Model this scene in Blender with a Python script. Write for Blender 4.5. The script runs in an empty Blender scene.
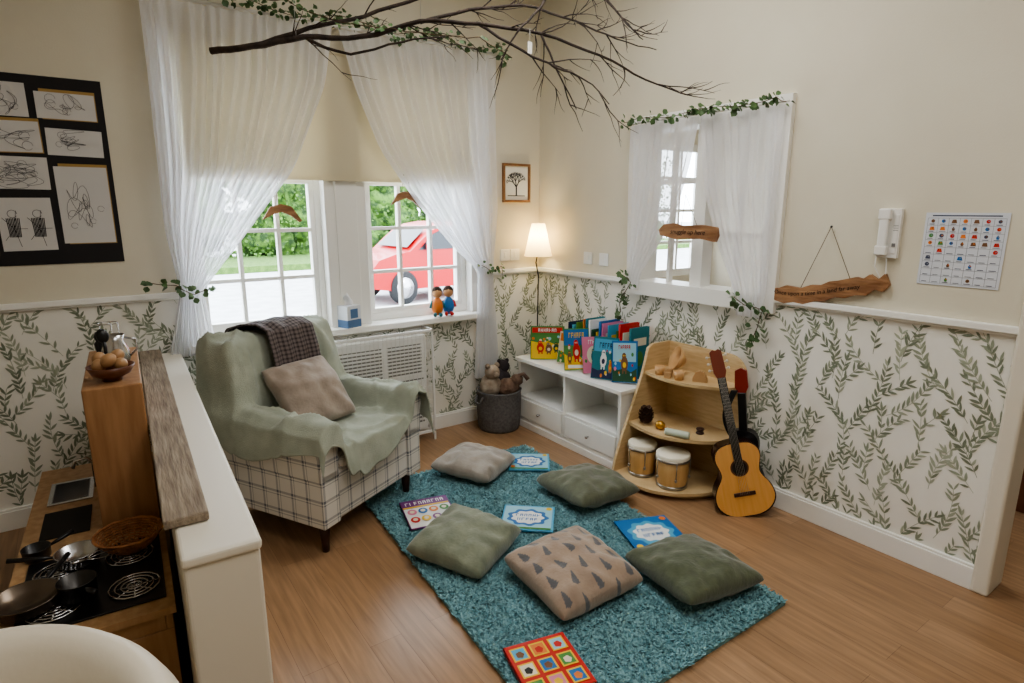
import bpy, math, random
import numpy as np
from mathutils import Vector, Matrix, Euler, noise
rad=math.radians
rnd=random.Random(7)
scene=bpy.context.scene
COLL=scene.collection

def S(r,g,b):
    def f(c):
        c/=255.0
        return c/12.92 if c<=.04045 else ((c+.055)/1.055)**2.4
    return (f(r),f(g),f(b),1)

# ---------------------------------------------------------------- materials
def mk(name,c,rough=.6,c2=None,sc=6,bump=0,bsc=60,metal=0,sheen=0,stretch=(1,1,1),emit=None,es=0,lo=.35,hi=.65,spec=None,coat=0):
    m=bpy.data.materials.new(name); m.use_nodes=True
    n=m.node_tree; b=n.nodes['Principled BSDF']
    b.inputs['Base Color'].default_value=c
    b.inputs['Roughness'].default_value=rough
    b.inputs['Metallic'].default_value=metal
    if coat: b.inputs['Coat Weight'].default_value=coat
    if sheen:
        b.inputs['Sheen Weight'].default_value=sheen
        b.inputs['Sheen Roughness'].default_value=.5
    if spec is not None: b.inputs['Specular IOR Level'].default_value=spec
    if emit:
        b.inputs['Emission Color'].default_value=emit
        b.inputs['Emission Strength'].default_value=es
    tc=n.nodes.new('ShaderNodeTexCoord'); mp=n.nodes.new('ShaderNodeMapping')
    mp.inputs['Scale'].default_value=stretch
    n.links.new(tc.outputs['Object'],mp.inputs['Vector'])
    if c2:
        t=n.nodes.new('ShaderNodeTexNoise'); t.inputs['Scale'].default_value=sc; t.inputs['Detail'].default_value=5
        n.links.new(mp.outputs[0],t.inputs['Vector'])
        r=n.nodes.new('ShaderNodeValToRGB')
        r.color_ramp.elements[0].position=lo; r.color_ramp.elements[1].position=hi
        r.color_ramp.elements[0].color=c; r.color_ramp.elements[1].color=c2
        n.links.new(t.outputs['Fac'],r.inputs[0]); n.links.new(r.outputs[0],b.inputs['Base Color'])
    if bump:
        t=n.nodes.new('ShaderNodeTexNoise'); t.inputs['Scale'].default_value=bsc; t.inputs['Detail'].default_value=4
        n.links.new(mp.outputs[0],t.inputs['Vector'])
        bp=n.nodes.new('ShaderNodeBump'); bp.inputs['Strength'].default_value=bump; bp.inputs['Distance'].default_value=.01
        n.links.new(t.outputs['Fac'],bp.inputs['Height']); n.links.new(bp.outputs[0],b.inputs['Normal'])
    return m

PAINT=mk('cream_paint',S(217,211,193),.75,S(212,205,187),sc=2,bump=.08,bsc=120)
CEIL=mk('ceiling_paint',S(226,222,210),.8,bump=.05)
PAPER=mk('wallpaper_ground',S(236,234,227),.7,S(231,228,219),sc=3)
LEAFD=mk('printed_leaf_dark',S(118,126,106),.7,S(134,142,122),sc=4)
LEAFM=mk('printed_leaf_mid',S(138,146,126),.7,S(156,163,143),sc=4)
LEAFL=mk('printed_leaf_light',S(168,174,155),.7)
WHITE=mk('white_gloss_paint',S(240,239,234),.35,bump=.03,bsc=30)
CREAM=mk('cream_trim_paint',S(224,218,204),.45)
WHITEP=mk('white_plastic',S(236,235,231),.3)
DARK=mk('dark_gap',S(28,26,24),.7)
BLACK=mk('black_plastic',S(22,22,24),.35)
STEEL=mk('steel',S(190,190,192),.25,metal=1)
GUNM=mk('dark_metal',S(70,68,66),.35,metal=.9)
BIRCH=mk('birch_plywood',S(214,188,146),.5,S(200,172,128),sc=5,stretch=(2,2,14),bump=.05)
BIRCHD=mk('plywood_edge',S(186,150,108),.55)
KWOOD=mk('kitchen_ply',S(176,134,96),.45,S(156,114,78),sc=4,stretch=(9,9,1),bump=.04)
KWOOD2=mk('kitchen_ply_light',S(196,160,120),.45,S(178,140,100),sc=4,stretch=(9,9,1),bump=.04)
DWOOD=mk('dark_wood',S(66,36,26),.35,S(48,26,18),sc=5,stretch=(1,1,.2))
GREYW=mk('weathered_plank',S(160,146,128),.8,S(122,108,94),sc=6,stretch=(12,1,12),bump=.4,bsc=14)
DRIFT=mk('driftwood',S(172,130,92),.6,S(132,92,60),sc=7,stretch=(1,5,5),bump=.5,bsc=22)
BARK=mk('branch_bark',S(70,58,50),.85,S(44,36,32),sc=30,bump=.5,bsc=60)
BURN=mk('burnt_lettering',S(40,24,16),.8)
IVY=mk('ivy_leaf',S(62,88,54),.5,S(92,120,74),sc=20)
STRING=mk('twine',S(90,72,52),.9)
GREYFELT=mk('grey_felt',S(118,116,116),.95,S(96,94,94),sc=60,bump=.4,bsc=90)

def wood_floor():
    m=bpy.data.materials.new('oak_laminate'); m.use_nodes=True; n=m.node_tree; b=n.nodes['Principled BSDF']
    tc=n.nodes.new('ShaderNodeTexCoord'); mp=n.nodes.new('ShaderNodeMapping'); mp.inputs['Rotation'].default_value=(0,0,rad(90))
    n.links.new(tc.outputs['Object'],mp.inputs['Vector'])
    br=n.nodes.new('ShaderNodeTexBrick'); br.inputs['Scale'].default_value=1
    br.inputs['Brick Width'].default_value=1.15; br.inputs['Row Height'].default_value=.125
    br.inputs['Mortar Size'].default_value=.0009; br.inputs['Mortar Smooth'].default_value=.5
    br.inputs['Color1'].default_value=S(174,141,110); br.inputs['Color2'].default_value=S(160,127,96); br.inputs['Mortar'].default_value=S(122,94,72)
    br.offset=.37
    n.links.new(mp.outputs[0],br.inputs['Vector'])
    mp2=n.nodes.new('ShaderNodeMapping'); mp2.inputs['Scale'].default_value=(22,1.4,1)
    n.links.new(tc.outputs['Object'],mp2.inputs['Vector'])
    t=n.nodes.new('ShaderNodeTexNoise'); t.inputs['Scale'].default_value=2.2; t.inputs['Detail'].default_value=7; t.inputs['Distortion'].default_value=.6
    n.links.new(mp2.outputs[0],t.inputs['Vector'])
    r=n.nodes.new('ShaderNodeValToRGB'); r.color_ramp.elements[0].position=.3; r.color_ramp.elements[1].position=.7
    r.color_ramp.elements[0].color=(.66,.64,.62,1); r.color_ramp.elements[1].color=(1.08,1.06,1.03,1)
    n.links.new(t.outputs['Fac'],r.inputs[0])
    mx=n.nodes.new('ShaderNodeMixRGB'); mx.blend_type='MULTIPLY'; mx.inputs[0].default_value=.85
    n.links.new(br.outputs['Color'],mx.inputs[1]); n.links.new(r.outputs[0],mx.inputs[2]); n.links.new(mx.outputs[0],b.inputs['Base Color'])
    b.inputs['Roughness'].default_value=.3
    return m
FLOOR=wood_floor()

def sheer(name,col,tr,tl=.6):
    m=bpy.data.materials.new(name); m.use_nodes=True; n=m.node_tree
    n.nodes.remove(n.nodes['Principled BSDF']); o=n.nodes['Material Output']
    d=n.nodes.new('ShaderNodeBsdfDiffuse'); d.inputs[0].default_value=col
    t=n.nodes.new('ShaderNodeBsdfTranslucent'); t.inputs[0].default_value=col
    p=n.nodes.new('ShaderNodeBsdfTransparent')
    m1=n.nodes.new('ShaderNodeMixShader'); m1.inputs[0].default_value=tl
    m2=n.nodes.new('ShaderNodeMixShader'); 
    w=n.nodes.new('ShaderNodeTexNoise'); w.inputs['Scale'].default_value=250
    mr=n.nodes.new('ShaderNodeMapRange'); mr.inputs[3].default_value=tr*.7; mr.inputs[4].default_value=tr*1.3
    tc=n.nodes.new('ShaderNodeTexCoord'); n.links.new(tc.outputs['Object'],w.inputs['Vector'])
    n.links.new(w.outputs['Fac'],mr.inputs[0]); n.links.new(mr.outputs[0],m2.inputs[0])
    n.links.new(d.outputs[0],m1.inputs[1]); n.links.new(t.outputs[0],m1.inputs[2])
    n.links.new(m1.outputs[0],m2.inputs[1]); n.links.new(p.outputs[0],m2.inputs[2]); n.links.new(m2.outputs[0],o.inputs[0])
    return m
SHEER=sheer('sheer_voile',(.94,.94,.96,1),.24,.55)
BLIND=sheer('roller_blind_fabric',S(228,219,194),0.0,.32)
def glassm():
    m=bpy.data.materials.new('window_glass'); m.use_nodes=True; n=m.node_tree
    n.nodes.remove(n.nodes['Principled BSDF']); o=n.nodes['Material Output']
    p=n.nodes.new('ShaderNodeBsdfTransparent'); g=n.nodes.new('ShaderNodeBsdfGlossy'); g.inputs['Roughness'].default_value=.02
    lw=n.nodes.new('ShaderNodeLayerWeight'); lw.inputs[0].default_value=.12
    m2=n.nodes.new('ShaderNodeMixShader'); n.links.new(lw.outputs['Fresnel'],m2.inputs[0])
    n.links.new(p.outputs[0],m2.inputs[1]); n.links.new(g.outputs[0],m2.inputs[2]); n.links.new(m2.outputs[0],o.inputs[0])
    return m
GLASS=glassm()

def plaid(name,base,line,period,widths,k=.5):
    m=bpy.data.materials.new(name); m.use_nodes=True; n=m.node_tree; b=n.nodes['Principled BSDF']; b.inputs['Roughness'].default_value=.9
    uv=n.nodes.new('ShaderNodeUVMap'); uv.uv_map='UVMap'; sp=n.nodes.new('ShaderNodeSeparateXYZ'); n.links.new(uv.outputs[0],sp.inputs[0])
    acc=None
    for ax in (0,1):
        for off,w in widths:
            a=n.nodes.new('ShaderNodeMath'); a.operation='MULTIPLY_ADD'; a.inputs[1].default_value=1/period; a.inputs[2].default_value=off+50
            n.links.new(sp.outputs[ax],a.inputs[0])
            f=n.nodes.new('ShaderNodeMath'); f.operation='FRACT'; n.links.new(a.outputs[0],f.inputs[0])
            l=n.nodes.new('ShaderNodeMath'); l.operation='LESS_THAN'; l.inputs[1].default_value=w; n.links.new(f.outputs[0],l.inputs[0])
            s=n.nodes.new('ShaderNodeMath'); s.operation='MULTIPLY'; s.inputs[1].default_value=k; n.links.new(l.outputs[0],s.inputs[0])
            if acc is None: acc=s
            else:
                q=n.nodes.new('ShaderNodeMath'); q.operation='ADD'; q.use_clamp=True
                n.links.new(acc.outputs[0],q.inputs[0]); n.links.new(s.outputs[0],q.inputs[1]); acc=q
    mx=n.nodes.new('ShaderNodeMixRGB'); mx.inputs[1].default_value=base; mx.inputs[2].default_value=line
    n.links.new(acc.outputs[0],mx.inputs[0]); n.links.new(mx.outputs[0],b.inputs['Base Color'])
    t=n.nodes.new('ShaderNodeTexNoise'); t.inputs['Scale'].default_value=300
    bp=n.nodes.new('ShaderNodeBump'); bp.inputs['Strength'].default_value=.3; bp.inputs['Distance'].default_value=.002
    n.links.new(t.outputs['Fac'],bp.inputs['Height']); n.links.new(bp.outputs[0],b.inputs['Normal'])
    return m
PLAID=plaid('windowpane_check_fabric',S(218,214,206),S(82,88,102),.094,[(0,.13),(.14,.05)],.44)
CHECK=plaid('houndstooth_throw',S(112,102,100),S(58,50,50),.022,[(0,.45)])

def vcol(name,rough=.9,sheen=.0,bump=.3,bsc=120):
    m=mk(name,(1,1,1,1),rough,bump=bump,bsc=bsc,sheen=sheen); n=m.node_tree
    a=n.nodes.new('ShaderNodeVertexColor'); a.layer_name='Col'
    n.links.new(a.outputs[0],n.nodes['Principled BSDF'].inputs['Base Color']); return m

# ---------------------------------------------------------------- mesh builder
class MB:
    def __init__(s): s.v=[];s.f=[];s.m=[];s.s=[]
    def add(s,vs,fs,mi=0,sm=False,X=None):
        b=len(s.v)
        if X is not None: vs=[X@Vector(p) for p in vs]
        s.v+= [tuple(p) for p in vs]
        for f in fs: s.f.append(tuple(i+b for i in f)); s.m.append(mi); s.s.append(sm)
        return s
    def box(s,x0,x1,y0,y1,z0,z1,mi=0,X=None):
        vs=[(x,y,z) for z in (z0,z1) for y in (y0,y1) for x in (x0,x1)]
        return s.add(vs,[(0,2,3,1),(4,5,7,6),(0,1,5,4),(2,6,7,3),(0,4,6,2),(1,3,7,5)],mi,False,X)
    def lathe(s,prof,seg=24,mi=0,X=None,sm=True,cap=True):
        vs=[];fs=[]
        for r,z in prof:
            for i in range(seg):
                a=2*math.pi*i/seg; vs.append((r*math.cos(a),r*math.sin(a),z))
        for j in range(len(prof)-1):
            for i in range(seg):
                k=(i+1)%seg; fs.append((j*seg+i,j*seg+k,(j+1)*seg+k,(j+1)*seg+i))
        if cap:
            if prof[0][0]>1e-4: fs.append(tuple(range(seg))[::-1])
            if prof[-1][0]>1e-4: fs.append(tuple((len(prof)-1)*seg+i for i in range(seg)))
        return s.add(vs,fs,mi,sm,X)
    def sph(s,c,r,sc=(1,1,1),seg=16,mi=0,nz=0,X=None):
        vs=[];fs=[];rings=max(6,seg//2)
        for j in range(rings+1):
            t=math.pi*j/rings
            for i in range(seg):
                a=2*math.pi*i/seg
                p=Vector((math.sin(t)*math.cos(a),math.sin(t)*math.sin(a),math.cos(t)))
                k=1+(nz*noise.noise(p*2.3+Vector(c)*9) if nz else 0)
                vs.append((c[0]+r*sc[0]*p.x*k,c[1]+r*sc[1]*p.y*k,c[2]+r*sc[2]*p.z*k))
        for j in range(rings):
            for i in range(seg):
                k=(i+1)%seg; fs.append((j*seg+i,(j+1)*seg+i,(j+1)*seg+k,j*seg+k))
        return s.add(vs,fs,mi,True,X)
    def tube(s,pts,r,seg=8,mi=0,X=None):
        pts=[Vector(p) for p in pts]; n=len(pts)
        if not hasattr(r,'__len__'): r=[r]*n
        vs=[];fs=[]; up=Vector((0,0,1))
        d0=(pts[1]-pts[0]).normalized()
        if abs(d0.dot(up))>.9: up=Vector((1,0,0))
        a=d0.cross(up).normalized()
        for i,p in enumerate(pts):
            d=(pts[min(i+1,n-1)]-pts[max(i-1,0)]).normalized()
            a=(a-d*a.dot(d)).normalized(); b=d.cross(a)
            for k in range(seg):
                t=2*math.pi*k/seg; vs.append(p+(a*math.cos(t)+b*math.sin(t))*r[i])
        for i in range(n-1):
            for k in range(seg):
                q=(k+1)%seg; fs.append((i*seg+k,i*seg+q,(i+1)*seg+q,(i+1)*seg+k))
        fs.append(tuple(range(seg))[::-1]); fs.append(tuple((n-1)*seg+k for k in range(seg)))
        return s.add(vs,fs,mi,True,X)
    def prism(s,poly,z0,z1,mi=0,X=None,sm=False):
        n=len(poly); vs=[(x,y,z0) for x,y in poly]+[(x,y,z1) for x,y in poly]
        fs=[tuple(range(n))[::-1],tuple(range(n,2*n))]
        s.add(vs,fs,mi,False,X)
        s.add(vs,[(i,(i+1)%n,n+(i+1)%n,n+i) for i in range(n)],mi,sm,X); return s
    def flat(s,poly,z,mi=0,X=None): return s.add([(x,y,z) for x,y in poly],[tuple(range(len(poly)))],mi,False,X)
    def line(s,pts,w,z,mi=0,X=None):
        for (a,b),(c,d) in zip(pts[:-1],pts[1:]):
            l=math.hypot(c-a,d-b)+1e-9; nx,ny=-(d-b)/l*w/2,(c-a)/l*w/2
            s.flat([(a+nx,b+ny),(a-nx,b-ny),(c-nx,d-ny),(c+nx,d+ny)],z,mi,X)
        return s
    def grid(s,fn,nu,nv,mi=0,sm=True,X=None):
        vs=[fn(i/nu,j/nv) for j in range(nv+1) for i in range(nu+1)]
        w=nu+1
        return s.add(vs,[(j*w+i,j*w+i+1,(j+1)*w+i+1,(j+1)*w+i) for j in range(nv) for i in range(nu)],mi,sm,X)

def circ(cx,cy,r,n=20,ry=None): 
    ry=ry or r
    return [(cx+r*math.cos(2*math.pi*i/n),cy+ry*math.sin(2*math.pi*i/n)) for i in range(n)]

def O(name,mb,mats,parent=None,label=None,cat=None,loc=(0,0,0),rot=(0,0,0),bevel=0,sub=0,group=None,kind=None,solid=0,weld=False):
    me=bpy.data.meshes.new(name); me.from_pydata(mb.v,[],mb.f); 
    if not isinstance(mats,(list,tuple)): mats=[mats]
    for m in mats: me.materials.append(m)
    me.polygons.foreach_set('material_index',mb.m); me.polygons.foreach_set('use_smooth',mb.s)
    uv=me.uv_layers.new(name='UVMap'); me.update()
    if PLAID in mats or CHECK in mats:
        for p in me.polygons:
            nn=p.normal; ax=max(range(3),key=lambda i:abs(nn[i]))
            for li in p.loop_indices:
                c=me.vertices[me.loops[li].vertex_index].co
                uv.data[li].uv=(c.y,c.z) if ax==0 else ((c.x,c.z) if ax==1 else (c.x,c.y))
    o=bpy.data.objects.new(name,me); COLL.objects.link(o)
    if weld: 
        w=o.modifiers.new('w','WELD'); w.merge_threshold=.0002
    if parent: o.parent=parent
    o.location=loc; o.rotation_euler=rot
    tag(o,label,cat,group,kind)
    if solid: 
        q=o.modifiers.new('s','SOLIDIFY'); q.thickness=solid; q.offset=0
    if bevel:
        q=o.modifiers.new('b','BEVEL'); q.width=bevel; q.segments=3; q.limit_method='ANGLE'; q.angle_limit=rad(40)
    if sub:
        q=o.modifiers.new('ss','SUBSURF'); q.levels=sub; q.render_levels=sub
    return o
def tag(o,label,cat,group=None,kind=None):
    if label: o['label']=label
    if cat: o['category']=cat
    if group: o['group']=group
    if kind: o['kind']=kind
def E(name,label,cat,loc=(0,0,0),rot=(0,0,0),group=None):
    o=bpy.data.objects.new(name,None); COLL.objects.link(o); o.empty_display_size=.1
    o.location=loc; o.rotation_euler=rot; tag(o,label,cat,group); return o
def ST(name,mb,mats,label=None,**k): return O(name,mb,mats,kind='structure',label=label,**k)
def TXT(name,text,size,mat,parent,loc,rotz=0,X=None):
    cu=bpy.data.curves.new(name,'FONT'); cu.body=text; cu.size=size; cu.align_x='CENTER'; cu.align_y='CENTER'; cu.extrude=.0004; cu.shear=.25
    tmp=bpy.data.objects.new('tmp',cu); COLL.objects.link(tmp)
    dg=bpy.context.evaluated_depsgraph_get(); me=bpy.data.meshes.new_from_object(tmp.evaluated_get(dg)); bpy.data.objects.remove(tmp)
    me.materials.clear(); me.materials.append(mat)
    if X:
        for v in me.vertices: v.co=X(v.co)
    o=bpy.data.objects.new(name,me); COLL.objects.link(o); o.parent=parent; o.location=loc; o.rotation_euler=(0,0,rotz); return o

# ---------------------------------------------------------------- wallpaper sprigs
def sprigs(mb,s0,s1,z0,z1,to3d,seed,exclude=None):
    r=random.Random(seed)
    occ={}
    def leaf(x,y,a,l,w,mi):
        ca,sa=math.cos(a),math.sin(a)
        prof=[(0,0),(.2,.7),(.45,1),(.75,.68),(1,0),(.75,-.68),(.45,-1),(.2,-.7)]
        pts=[(x+ca*p*l-sa*q*w/2,y+sa*p*l+ca*q*w/2) for p,q in prof]
        for px,py in pts:
            if not(s0+.002<px<s1-.002 and z0<py<z1): return
            if exclude and exclude(px,py): return
        key=(int((x+ca*l*.5)/.02),int((y+sa*l*.5)/.02))
        if occ.get(key,0)>=1: return
        occ[key]=occ.get(key,0)+1
        off=r.uniform(.0006,.0026)
        mb.add([to3d(px,py,off) for px,py in pts],[tuple(range(8))],mi)
    def stem(px,py,a,cur,L,mi,lv):
        n=max(3,int(L/.025)); st=L/n
        for k in range(n):
            nx,ny=px+math.cos(a)*st,py+math.sin(a)*st
            ok=s0<min(px,nx) and max(px,nx)<s1 and z0<min(py,ny) and max(py,ny)<z1 and not(exclude and exclude(nx,ny))
            if ok:
                w=.0010; qx,qy=-math.sin(a)*w,math.cos(a)*w
                mb.add([to3d(px+qx,py+qy,.0004),to3d(px-qx,py-qy,.0004),to3d(nx-qx,ny-qy,.0004),to3d(nx+qx,ny+qy,.0004)],[(0,1,2,3)],mi)
            sz=(1-.45*abs(k/n-.4))
            for sd in (-1,1):
                if r.random()<.88: leaf(nx,ny,a+sd*rad(r.uniform(24,48)),.052*sz*r.uniform(.8,1.15),.0130*sz*r.uniform(.85,1.15),mi if r.random()<.75 else r.choice([2,3,4]))
            if lv and k==n//3: stem(nx,ny,a+r.choice([-1,1])*rad(r.uniform(28,42)),-cur*.5,L*.55,mi,0)
            px,py=nx,ny; a+=cur*st
        leaf(px,py,a,.05,.012,mi)
    gx,gz=.135,.15
    ni=int((s1-s0)/gx)+3; nj=int((z1-z0)/gz)+3
    cells=[(i,j) for i in range(ni) for j in range(nj)]; r.shuffle(cells)
    for i,j in cells:
            x=s0+(i-.5+r.uniform(-.32,.32)+(.5 if j%2 else 0))*gx; y=z0+(j-.5+r.uniform(-.32,.32))*gz
            sg=r.choice([-1,1])
            a=rad(90+sg*r.uniform(4,46)); cur=r.uniform(-3,3); L=r.uniform(.18,.27)
            mi=r.choice([2,2,3,3,3,4])
            stem(x-math.cos(a)*L*.5,y-math.sin(a)*L*.5,a-cur*L*.5,cur,L,mi,1 if r.random()<.45 else 0)

# ---------------------------------------------------------------- room shell
CH=3.2; DZ=1.12
WX0=-4.4
wins=[(-2.45,-1.67),(-1.43,-.62)]; WZ0,WZ1=.84,2.47
mb=MB()
xs=[WX0,-2.45,-1.67,-1.43,-.62,.12]; zs=[0,.84,DZ,WZ1,CH]
for i in range(5):
    for j in range(4):
        if i in (1,3) and j in (1,2): continue
        mb.box(xs[i],xs[i+1],0,.22,zs[j],zs[j+1],0 if j>=2 else 1)
sprigs(mb,WX0,-.001,.1,DZ,lambda s,z,o:(s,-o,z),3,exclude=lambda x,z:(-2.5<x<-.58 and z>.8))
ST('wall_back',mb,[PAINT,PAPER,LEAFD,LEAFM,LEAFL],'cream wall with leafy green wallpaper below the rail')
RY=-3.08; hy0,hy1=-1.96,-1.06; hz0,hz1=1.14,2.08
mb=MB()
ys=[RY,hy0,hy1,0]; zs=[0,DZ,hz0,hz1,CH]
for i in range(3):
    for j in range(4):
        if i==1 and j==2: continue
        mb.box(0,.12,ys[i],ys[i+1],zs[j],zs[j+1],0 if j>=1 else 1)
mb.box(0,.12,-4.1,RY,2.15,CH,0); mb.box(0,.12,-5.8,-4.1,0,CH,0)
sprigs(mb,0,3.07,.1,DZ,lambda s,z,o:(-o,-s,z),11)
ST('wall_right',mb,[PAINT,PAPER,LEAFD,LEAFM,LEAFL],'cream wall with leafy green wallpaper below the rail')
ST('wall_left',MB().box(WX0-.12,WX0,-5.8,.22,0,CH),PAINT,'plain cream painted wall')
ST('wall_front',MB().box(WX0-.12,2.4,-5.92,-5.8,0,CH),PAINT,'plain cream painted wall')
ST('wall_hall',MB().box(2.3,2.42,-5.8,.22,0,CH),PAINT,'plain cream wall of the next room')
m=MB().box(.12,.5,.1,.22,0,CH).box(2.15,2.42,.1,.22,0,CH).box(.5,2.15,.1,.22,0,.95).box(.5,2.15,.1,.22,2.2,CH)
ST('wall_hall_end',m,PAINT,'cream end wall of the next room with window')
m=MB().box(.5,2.15,.12,.18,.95,1.02).box(.5,2.15,.12,.18,2.13,2.2).box(.5,.57,.12,.18,.95,2.2).box(2.08,2.15,.12,.18,.95,2.2)
for k in range(1,5): x=.5+1.65*k/5; w_=.035 if k in(2,) else .014; m.box(x-w_,x+w_,.13,.17,1.02,2.13)
for k in range(1,4): z=.98+1.2*k/4; m.box(.57,2.08,.135,.165,z-.014,z+.014)
ST('window_4',m,WHITE,'white framed window of the next room')
ST('floor',MB().box(WX0-.12,2.42,-5.92,.22,-.1,0),FLOOR,'light oak laminate plank floor')
ST('ceiling',MB().box(WX0-.12,2.42,-5.92,.22,CH,CH+.1),CEIL,'white painted ceiling')
ST('baseboard_back',MB().box(WX0,0,-.022,0,0,.1).box(WX0,0,-.016,0,.1,.112),WHITE,'white painted skirting board',bevel=.003)
ST('baseboard_right',MB().box(-.022,0,RY,-.022,0,.1).box(-.016,0,RY,-.022,.1,.112),WHITE,'white painted skirting board',bevel=.003)
def dado(a,b,ax,n):
    m=MB()
    if ax=='x':
        m.box(a,b,-.028,0,DZ,DZ+.03).box(a,b,-.016,0,DZ-.012,DZ)
    else: m.box(-.028,0,b,a,DZ,DZ+.03).box(-.016,0,b,a,DZ-.012,DZ)
    ST('trim_%d'%n,m,WHITE,'white painted dado rail',bevel=.004)
dado(WX0,-2.53,'x',1); dado(-.55,-.03,'x',2); dado(0,-1.0,'y',3); dado(-2.03,RY,'y',4)
ST('trim_5',MB().box(-.03,.15,RY-.03,RY+.035,0,2.15),CREAM,'cream painted door casing edge',bevel=.012)
ST('trim_6',MB().box(-.02,.14,-4.1,-4.03,0,2.15),CREAM,'cream painted door casing edge',bevel=.01)
d=MB().box(0,.04,-.44,.44,0,2.05)
for z0,z1 in ((.2,.9),(1.05,1.85)):
    d.box(-.012,0,-.34,-.3,z0,z1).box(-.012,0,.3,.34,z0,z1).box(-.012,0,-.3,.3,z0,z0+.04).box(-.012,0,-.3,.3,z1-.04,z1)
ST('door_1',d,mk('brown_door_wood',S(112,70,48),.4,S(92,54,36),sc=4,stretch=(1,6,.6)),'brown wooden panelled door',loc=(1.0,-3.02,0),bevel=.004)
ST('wall_hall_side',MB().box(1.04,1.14,-5.8,-2.5,0,CH),PAINT,'cream wall behind the brown door')

def window(n,x0,x1):
    m=MB(); y0,y1=.07,.14; fw=.05; zb=WZ0+.012
    m.box(x0,x0+fw,y0,y1,zb,WZ1).box(x1-fw,x1,y0,y1,zb,WZ1).box(x0+fw,x1-fw,y0,y1,zb,zb+fw).box(x0+fw,x1-fw,y0,y1,WZ1-fw,WZ1)
    a,b=x0+fw,x1-fw; z0=zb+fw
    m.box(a,a+.03,y0+.01,y1-.01,z0,WZ1-fw).box(b-.03,b,y0+.01,y1-.01,z0,WZ1-fw).box(a+.03,b-.03,y0+.01,y1-.01,z0,z0+.03)
    for k in (1,2):
        x=a+(b-a)*k/3; m.box(x-.011,x+.011,y0+.012,y1-.018,z0+.03,WZ1-fw)
    for k in range(1,6):
        z=WZ0+.05+.29*k
        if z<WZ1-.06: m.box(a+.03,b-.03,y0+.013,y1-.019,z-.011,z+.011)
    m.add([(a,y0+.04,z0),(b,y0+.04,z0),(b,y0+.04,WZ1-fw),(a,y0+.04,WZ1-fw)],[(0,1,2,3)],1)
    ST('window_%d'%n,m,[WHITE,GLASS],'white timber casement window with glazing bars')
window(1,*wins[0]); window(2,*wins[1])
ST('trim_7',MB().box(-2.52,-.56,-.09,.22,.81,.851),WHITE,'white painted window sill',bevel=.008)
ST('trim_8',MB().box(-1.685,-1.415,-.012,.11,.851,2.5).box(-1.62,-1.48,-.02,-.012,.86,2.5),WHITE,'white boxed post between the two windows',bevel=.004)
ST('trim_9',MB().box(-2.52,-2.44,-.012,.1,.851,2.5),WHITE,'white window architrave',bevel=.004)
ST('trim_10',MB().box(-.63,-.56,-.012,.1,.851,2.5),WHITE,'white window architrave',bevel=.004)

m=MB(); X0=-.03
m.box(X0,.14,-2.03,-1.94,1.06,2.15).box(X0,.14,-1.08,-.99,1.06,2.15).box(X0,.14,-1.94,-1.08,2.06,2.15).box(X0-.02,.14,-1.94,-1.08,1.06,1.15)
m.box(-.01,.08,-1.55,-1.47,1.15,2.06)
for ya,yb in ((-1.94,-1.55),(-1.47,-1.08)):
    ym=(ya+yb)/2; m.box(.025,.06,ym-.011,ym+.011,1.15,2.06)
    for k in range(1,3):
        z=1.15+.91*k/3; m.box(.027,.058,ya,yb,z-.014,z+.014)
m.add([(.045,-1.94,1.15),(.045,-1.08,1.15),(.045,-1.08,2.06),(.045,-1.94,2.06)],[(0,1,2,3)],1)
ST('window_3',m,[WHITE,GLASS],'white framed internal window with glazing bars')

PR=(0,0,rad(-2.97)); PO=(-2.56,-.02,0)
ST('wall_partition',MB().box(-.17,0,-2.31,0,0,.79).box(-.172,.004,-2.32,0,.79,.82),CREAM,'low cream painted partition wall',loc=PO,rot=PR,bevel=.01)
O('wooden_plank',MB().box(-.195,-.092,-2.16,-.02,.822,.848),GREYW,label='weathered grey-brown plank lying along the low partition',cat='plank',loc=PO,rot=PR,bevel=.005)

# ---------------------------------------------------------------- curtains
def interp(tab,z):
    tab=sorted(tab)
    if z<=tab[0][0]: return tab[0][1]
    for (a,b),(c,d) in zip(tab[:-1],tab[1:]):
        if z<=c:
            t=(z-a)/(c-a); return b+(d-b)*t
    return tab[-1][1]
def smooth_tab(tab,z):
    return (interp(tab,z-.05)+2*interp(tab,z)+interp(tab,z+.05))/4
def curtain(name,left,right,z0,z1,folds,wall,label,amp=.028,off=.09,group=None):
    def fn(s,t):
        z=z1+(z0-z1)*t
        a=smooth_tab(left,z); b=smooth_tab(right,z); w=abs(b-a)
        ss=s+.012*math.sin(s*23+z*2)
        x=a+(b-a)*s
        dep=amp*min(1,.45+w)*(math.sin(2*math.pi*folds*ss)+.5*math.sin(2*math.pi*folds*.47*ss+2+z*1.5)+.25*math.sin(2*math.pi*folds*1.73*ss+z*3))
        dep*= (.35+.65*min(1,(z1-z)/.25))
        if w<.3: dep*=.85
        if wall=='x': return (x,-off+dep,z)
        return (-off*.7+dep*.7,x,z)
    m=MB().grid(fn,folds*12,70)
    return O(name,m,SHEER,label=label,cat='curtain',group=group)
LL=[(2.62,-2.56),(1.5,-2.57),(1.16,-2.53),(.8,-2.62)]
LR=[(2.62,-1.60),(2.3,-1.66),(1.82,-1.875),(1.42,-2.2),(1.22,-2.37),(1.15,-2.42),(1.08,-2.41),(.8,-2.37)]
curtain('curtain',LL,LR,.8,2.62,17,'x','sheer white voile curtain tied back beside the window',amp=.022,group='window curtains')
RL=[(2.62,-1.57),(2.3,-1.49),(1.963,-1.35),(1.656,-1.12),(1.31,-.80),(1.2,-.66),(1.15,-.62),(1.05,-.63),(.36,-.66)]
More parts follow.
